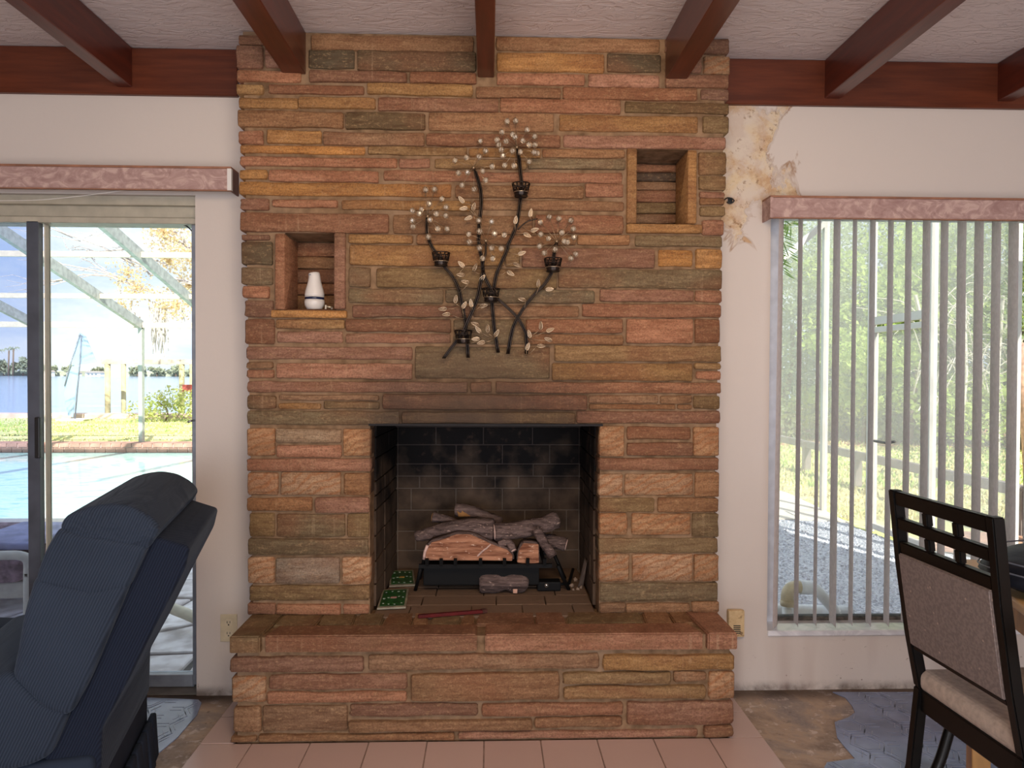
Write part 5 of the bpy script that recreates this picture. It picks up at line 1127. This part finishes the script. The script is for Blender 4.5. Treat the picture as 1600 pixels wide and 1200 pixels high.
# patio lounge chair with cushions
CRM = simple('cream_tubular_frame', (206, 198, 178), .5, var=.05); CUS = simple('grey_blue_cushion', (136, 138, 166), .7, var=.15, scale=9, bump=.2); BRC = simple('brown_leaf_print_cushion', (126, 104, 108), .8, var=.35, scale=22)
lg = tag(empty('patio_armchair', PZ(20, 1000, ZG)), 'cream framed patio armchair with grey blue cushions outside the glass door', 'patio chair')
YL = 4.3
def lp(px, py, dy=0): return P(px, py, YL+dy)
zf_ = ZG
def T_(name, pts, r, mat=CRM): return tubeobj(name, catmull(pts, 4), r, mat, lg, 10)
T_('arm', [lp(-80, 868), lp(0, 868), lp(30, 868), lp(44, 876), lp(45, 900)], .028); T_('leg', [lp(45, 895), lp(45, 960), Vector((lp(45, 960).x, YL, zf_+.001))], .028)
T_('arm', [lp(-80, 860, .75), lp(44, 860, .75), lp(52, 868, .75), lp(52, 890, .75)], .026); T_('leg', [lp(52, 885, .75), lp(52, 950, .75), Vector((lp(52, 950, .75).x, YL+.75, zf_+.001))], .026)
prism('back_cushion', [lp(-70, 822, .7), lp(45, 822, .7), lp(45, 856, .7), lp(-70, 856, .7)], (0, .16, 0), BRC, lg, .03, 4, True)
prism('seat_cushion', [lp(-70, 848, .05), lp(47, 849, .05), lp(46, 860, .05), lp(-70, 862, .05)], (0, .62, 0), CUS, lg, .015, 3, True)
prism('side_cushion', [lp(-70, 874, .02), lp(36, 876, .02), lp(41, 890, .02), lp(38, 904, .02), lp(20, 912, .02), lp(-70, 917, .02)], (0, .6, 0), BRC, lg, .03, 4, True)
prism('seat_base', [lp(-70, 917, .1), lp(40, 908, .1), lp(41, 935, .1), lp(-70, 938, .1)], (0, .5, 0), CRM, lg, .01, 2)
hs = tag(tubeobj('frame_pipe', catmull([P(250, 938, 4.1), P(268, 950, 4.1), P(288, 958, 4.05), P(310, 968, 4.0), P(330, 980, 3.95)], 5), .032, CRM), 'curved cream pipe lying on the patio behind the blue recliner', 'pipe')
# ------------------------------------------------------------------ outside, right
GRV = MT('grey_gravel', rough=.9); gn = GRV.noise(55, det=5, rough=.75); gv = GRV.n('ShaderNodeTexVoronoi'); gv.inputs['Scale'].default_value = 40; GRV.l(GRV.co, gv.inputs['Vector'])
GRV.color(GRV.mix(GRV.ramp(gn, [(.4, 0.0), (.6, 1.0)]), (150, 150, 158), (224, 222, 226))); GRV.bump(gv.outputs['Distance'], .6, .02)
gpts = [(1.3, YO+.01), (16, YO+.01)]+[(G(px, py).x, G(px, py).y) for px, py in ((1700, 890), (1560, 878), (1460, 862), (1400, 846), (1330, 822), (1322, 815), (1215, 810), (1150, 806))]
tag(prism('gravel_bed', [Vector((x, y, ZG-.06)) for x, y in gpts], (0, 0, .061), GRV.m), 'bed of grey gravel outside the window', kind='structure')
vs, fs = [], []
for i in range(9000):
    x = R.uniform(1.4, 6.5); y = R.uniform(YO+.05, 7.0)
    if not inside((x, y), gpts): continue
    s_ = R.uniform(.008, .02); k = len(vs); o3 = Vector((x, y, ZG))
    vs += [o3+Vector((s_, 0, 0)), o3+Vector((-s_*.6, s_*.8, 0)), o3+Vector((-s_*.6, -s_*.8, 0)), o3+Vector((R.uniform(-.3, .3)*s_, 0, s_*.9))]; fs += [(k, k+1, k+3), (k+1, k+2, k+3), (k+2, k, k+3)]
PEB = simple('pale_pebble', (192, 190, 196), .9, var=.2, scale=30); q = tag(obj('gravel_pebbles', pydata(vs, fs), PEB), 'loose grey pebbles outside the window', 'gravel', kind='stuff')
NOGRASS = [(G(px, py).x, G(px, py).y) for px, py in ((1100, 812), (1215, 816), (1322, 820), (1332, 820), (1272, 789), (1234, 771), (1205, 762), (1100, 748))]
tag(prism('garden_path', [G(px, py) for px, py in ((1100, 806), (1215, 811.5), (1322, 816.5), (1330, 820), (1270, 790), (1232, 772), (1205, 764), (1100, 750))], (0, 0, .012), simple('bleached_concrete', (226, 214, 200), .85, var=.06, scale=3)), 'sunlit pale concrete garden path', kind='structure')
tag(prism('yard_lawn', [Vector((2.0, 6.6, ZG-.055)), Vector((30, 4.5, ZG-.055)), Vector((34, 40, ZG-.055)), Vector((1.0, 40, ZG-.055))], (0, 0, .05), LAWN), 'straw coloured lawn outside the window', kind='structure')
q = blades('grass_blades', 2.6, 11, 7.0, 17, 14000, .06, GB1); q['label'] = 'straw grass blades on the yard outside the window'; q['category'] = 'grass'
q = blades('grass_blades', 4.0, 12, 9.0, 18, 5000, .08, GB2); q['label'] = 'green grass blades at the foot of the hedge'; q['category'] = 'grass'
ML = simple('leaf_mulch', (176, 128, 100), .95, var=.25, scale=8)
tag(prism('mulch_bed', [G(px, py) for px, py in ((1440, 858), (1530, 868), (1750, 884), (1800, 850), (1600, 838), (1500, 832))], (0, 0, .015), ML), 'orange brown leaf mulch strip', kind='structure')
tag(prism('mulch_bed', [Vector((4, 14.6, ZG-.01)), Vector((24, 12.5, ZG-.01)), Vector((26, 18, ZG-.01)), Vector((4, 19, ZG-.01))], (0, 0, .02), ML), 'leaf litter under the hedge', kind='structure')
# hedge and trees
GL = [folmat('bright_hedge_leaf', (160, 188, 92), (210, 222, 136), .5), folmat('dull_hedge_leaf', (150, 164, 122), (186, 194, 156), .5), folmat('dark_tree_leaf', (126, 142, 108), (168, 178, 142), .5), folmat('yellow_leaf', (206, 212, 116), (232, 232, 160), .5)]
HG = [(1180,16,5.2,2.4,1),(1235,15.8,4.6,2.2,1),(1282,17,4.2,2.2,2),(1322,15.5,4.4,2.0,1),(1352,14.8,3.8,1.8,0),(1392,16.5,5.4,2.4,2),(1418,14.4,3.4,1.7,0),(1446,16,5.6,2.4,1),(1482,15,4.6,2.2,0),(1520,16,5.6,2.6,2),(1556,14.6,4.6,2.2,3),(1592,13.6,4.6,2.2,0),(1640,13.5,5.6,2.6,1),(1700,13,5.6,2.8,2)]
nm = ['bushy bright green shrub', 'dull green tangled tree', 'dark green tree', 'yellow green leafy tree']
HL = ['at the window\'s left edge, behind the wall', 'just inside the left edge of the window', 'behind the second blind slat from the left', 'left of the gate, behind the fence', 'low and bright directly left of the gate', 'tall behind the left half of the gate', 'low and bright seen through the gate', 'tall behind the right gate post', 'low in front of the tall trees right of the gate', 'tall behind the bare twigs', 'low near the right end of the window', 'behind the stump at the right end', 'tall at the frame\'s right edge', 'rightmost, partly outside the frame']
for i, (px, y, h_, rw, k) in enumerate(HG):
    p = P(px, 700, y); b = [((p.x+R.uniform(-.6, .6)*rw, y+R.uniform(-.4, .4)*rw, ZG+h_*(.10+.85*j/10)), (rw*R.uniform(.35, .6), rw*R.uniform(.3, .5), h_*R.uniform(.10, .17))) for j in range(11)]
    tree('hedge_tree', (p.x, y, ZG), h_, rw, nm[k]+' '+HL[i], GL[k], 8000, .105 if k != 0 else .13, group='trees and shrubs of the hedge beyond the yard', trunk=.09, blobs=b)
BR2 = simple('bare_pale_branch', (196, 186, 174), .9, var=.1)
tt = tag(empty('bare_shrub', P(1500, 690, 12.2)), 'leafless shrub with long pale arching twigs in front of the hedge', 'shrub'); bm = bmesh.new()
for i in range(60):
    px = R.uniform(1420, 1620); a = P(px, 640, 12.6); a.z = R.uniform(.6, 2.4); ln = R.uniform(.6, 1.6); an = R.uniform(.4, 2.8)
    c1 = a+Vector((math.cos(an)*ln*.5, R.uniform(-.3, .3), math.sin(an)*ln*.6)); c2 = c1+Vector((math.cos(an)*ln*.6, 0, R.uniform(-.3, .4)*ln)); tube(bm, catmull([a, c1, c2], 4), .012, 4, rf=lambda t: .013*(1-.6*t))
for px in (1450, 1500, 1560): a = P(px, 690, 12.6); tube(bm, [Vector((a.x, 12.6, ZG)), a+Vector((R.uniform(-.2, .2), 0, 1.2)), a+Vector((R.uniform(-.3, .3), 0, 2.6))], .035, 6)
fixn(bm); obj('twigs', bm, BR2, tt)
p = P(1604, 650, 8.6); tag(tubeobj('tree_trunk', [Vector((p.x+.08, 8.6, ZG)), Vector((p.x+.05, 8.6, .5)), Vector((p.x-.06, 8.6, 1.35)), Vector((p.x-.02, 8.6, 1.7))], .085, simple('pinkish_bark', (196, 152, 130), .9, var=.15, bump=.3), None, 10, jit=.06), 'pinkish bare tree stump leaning at the right end of the window', 'stump')
# low rail fence along the lawn
RL = simple('weathered_rail', (128, 116, 112), .9, var=.15, scale=5); ra = PZ(1200, 681, .28); rb = PZ(1600, 768, .28); rb2 = ra+(rb-ra)*1.25
rf_ = tag(empty('rail_fence', (ra+rb)/2-Vector((0, 0, .4))), 'low weathered single rail fence crossing the lawn outside the window', 'fence')
for k in range(5): a = ra+(rb2-ra)*k/5; b = ra+(rb2-ra)*(k+1)/5; barobj('rail', a, a+(b-a)*.985, .09, .10, RL, rf_, bev=.01)
for k in range(6): a = ra+(rb2-ra)*k/5; barobj('post', (a.x, a.y, ZG), (a.x, a.y, .30), .10, .10, RL, rf_, bev=.01)
# screen enclosure side wall with gate
ALW = simple('white_enclosure_frame', (204, 196, 188), .5, var=.05, scale=5)
se = tag(empty('screen_enclosure', (3.5, 6, ZG)), 'white framed screen enclosure wall with a gate outside the window', 'screen enclosure'); XE = 3.5
def scr():
    m = MT('insect_screen'); t = m.n('ShaderNodeBsdfTransparent'); d = m.n('ShaderNodeBsdfDiffuse'); d.inputs[0].default_value = lin((215, 210, 206)); tl_ = m.n('ShaderNodeBsdfTranslucent'); tl_.inputs[0].default_value = lin((215, 210, 206)); a = m.n('ShaderNodeMixShader'); a.inputs[0].default_value = .5; x = m.n('ShaderNodeMixShader'); x.inputs[0].default_value = .30  # screen mesh; its pale diffuse share also imitates outdoor glare haze
    m.l(d.outputs[0], a.inputs[1]); m.l(tl_.outputs[0], a.inputs[2]); m.l(t.outputs[0], x.inputs[1]); m.l(a.outputs[0], x.inputs[2]); m.l(x.outputs[0], m.out.inputs[0]); return m.m
SCR = scr(); pys = [4.72, 5.62, 6.52, 7.45, 9.6]
for i, y in enumerate(pys): barobj('post', (XE, y, ZG), (XE, y, 3.1), .055, .055, ALW, se)
for a, b, z in ((5.62, 6.52, 1.80), (4.72, 9.6, 3.1)): barobj('rail', (XE, a, z), (XE, b, z), .05, .07, ALW, se)
for a, b in zip(pys, pys[1:]):
    if a != 5.62: bx('screen_panel', (XE-.001, a+.03, ZG+.02), (XE+.001, b-.03, 3.07), SCR, se)
gt = empty('gate', (XE, 6.07, ZG)); attach(gt, se)
for y in (5.67, 6.47): barobj('gate_stile', (XE, y, ZG+.03), (XE, y, 1.74), .045, .045, ALW, gt)
for z in (ZG+.06, .62, 1.72): barobj('gate_rail', (XE, 5.67, z), (XE, 6.47, z), .04, .05, ALW, gt) if z != .62 else None
bx('transom_screen', (XE-.001, 5.65, 1.84), (XE+.001, 6.49, 3.07), SCR, se)
bx('gate_screen', (XE-.001, 5.7, ZG+.08), (XE+.001, 6.45, 1.7), SCR, gt)
tubeobj('gate_latch', [P(1366, 689, 6.4), P(1384, 692, 6.2), P(1398, 690, 6.1)], .012, simple('dark_latch', (70, 66, 66), .5), gt, 6)
barobj('roof_brace', P(1222, 405, 7.45), P(1304, 335, 7.45), .06, .06, ALW, se)
# palm fronds at the top left of the window
pf = tag(empty('palm_plant', P(1196, 380, 4.4)), 'green feathery palm fronds hanging at the top left corner of the window', 'palm'); PLM = folmat('palm_green', (108, 140, 72), (160, 186, 110), .4)
PLS = tubeobj('stem', [Vector((1.5, 4.6, ZG)), Vector((1.55, 4.6, 1.5)), Vector((1.66, 4.5, 2.3))], .03, TRK, pf, 7)
bm = bmesh.new()
for (x0, y0, x1, y1, sw) in ((1190, 330, 1240, 330, 20), (1192, 350, 1236, 352, 60), (1192, 370, 1222, 425, 20), (1188, 385, 1210, 470, 10), (1195, 335, 1232, 400, 6)):
    a, b = P(x0, y0, 4.4), P(x1, y1, 4.3); m_ = (a+b)/2+Vector((0, 0, .05)); sp = catmull([a, m_, b], 8); tube(bm, sp, .003, 4)
    for i, q_ in enumerate(sp[1:]):
        d = (sp[i+1]-sp[i]).normalized()
        for sg in (-1, 1):
            w_ = (Vector((d.z, 0, -d.x))*sg*.9+d*.6+Vector((0, R.uniform(-.4, .4), -.2))).normalized()*.10; n_ = d*.007
            v = [bm.verts.new(z) for z in (q_, q_+w_*.5+n_, q_+w_, q_+w_*.5-n_)]; bm.faces.new(v)
obj('fronds', bm, PLM, pf)
# pvc pipe outside the window
PV = simple('white_pvc', (236, 236, 238), .4, var=.05); PVY = simple('aged_pvc', (206, 188, 156), .5, var=.1); yp = 3.5
pv = tag(empty('pvc_pipe', P(1255, 950, yp)), 'white and yellowed plastic pipe elbow on the ground just outside the window', 'pipe')
def q3(x, y, d=0): return P(x, y, yp+d)
tubeobj('elbow', catmull([q3(1231, 944), q3(1230, 932), q3(1234, 921), q3(1244, 917), q3(1258, 917.5)], 5), .030, PVY, pv, 14); tubeobj('coupling', [q3(1250, 917.5), q3(1270, 918)], .034, PV, pv, 14)
tubeobj('slanted_pipe', catmull([q3(1268, 918), q3(1277, 922), q3(1298, 946), q3(1306, 958)], 5), .027, PV, pv, 14); tubeobj('elbow_flange', [q3(1231, 938), q3(1231, 946)], .036, PVY, pv, 14)
a = q3(1231, 950); tubeobj('standpipe', [a, Vector((a.x, a.y, ZG))], .026, PV, pv, 12); a = q3(1306, 958); tubeobj('standpipe', [a, Vector((a.x, a.y, ZG))], .026, PV, pv, 12)
tubeobj('ground_pipe', [q3(1190, 952, .08), q3(1330, 956, .08)], .03, PV, pv, 12)
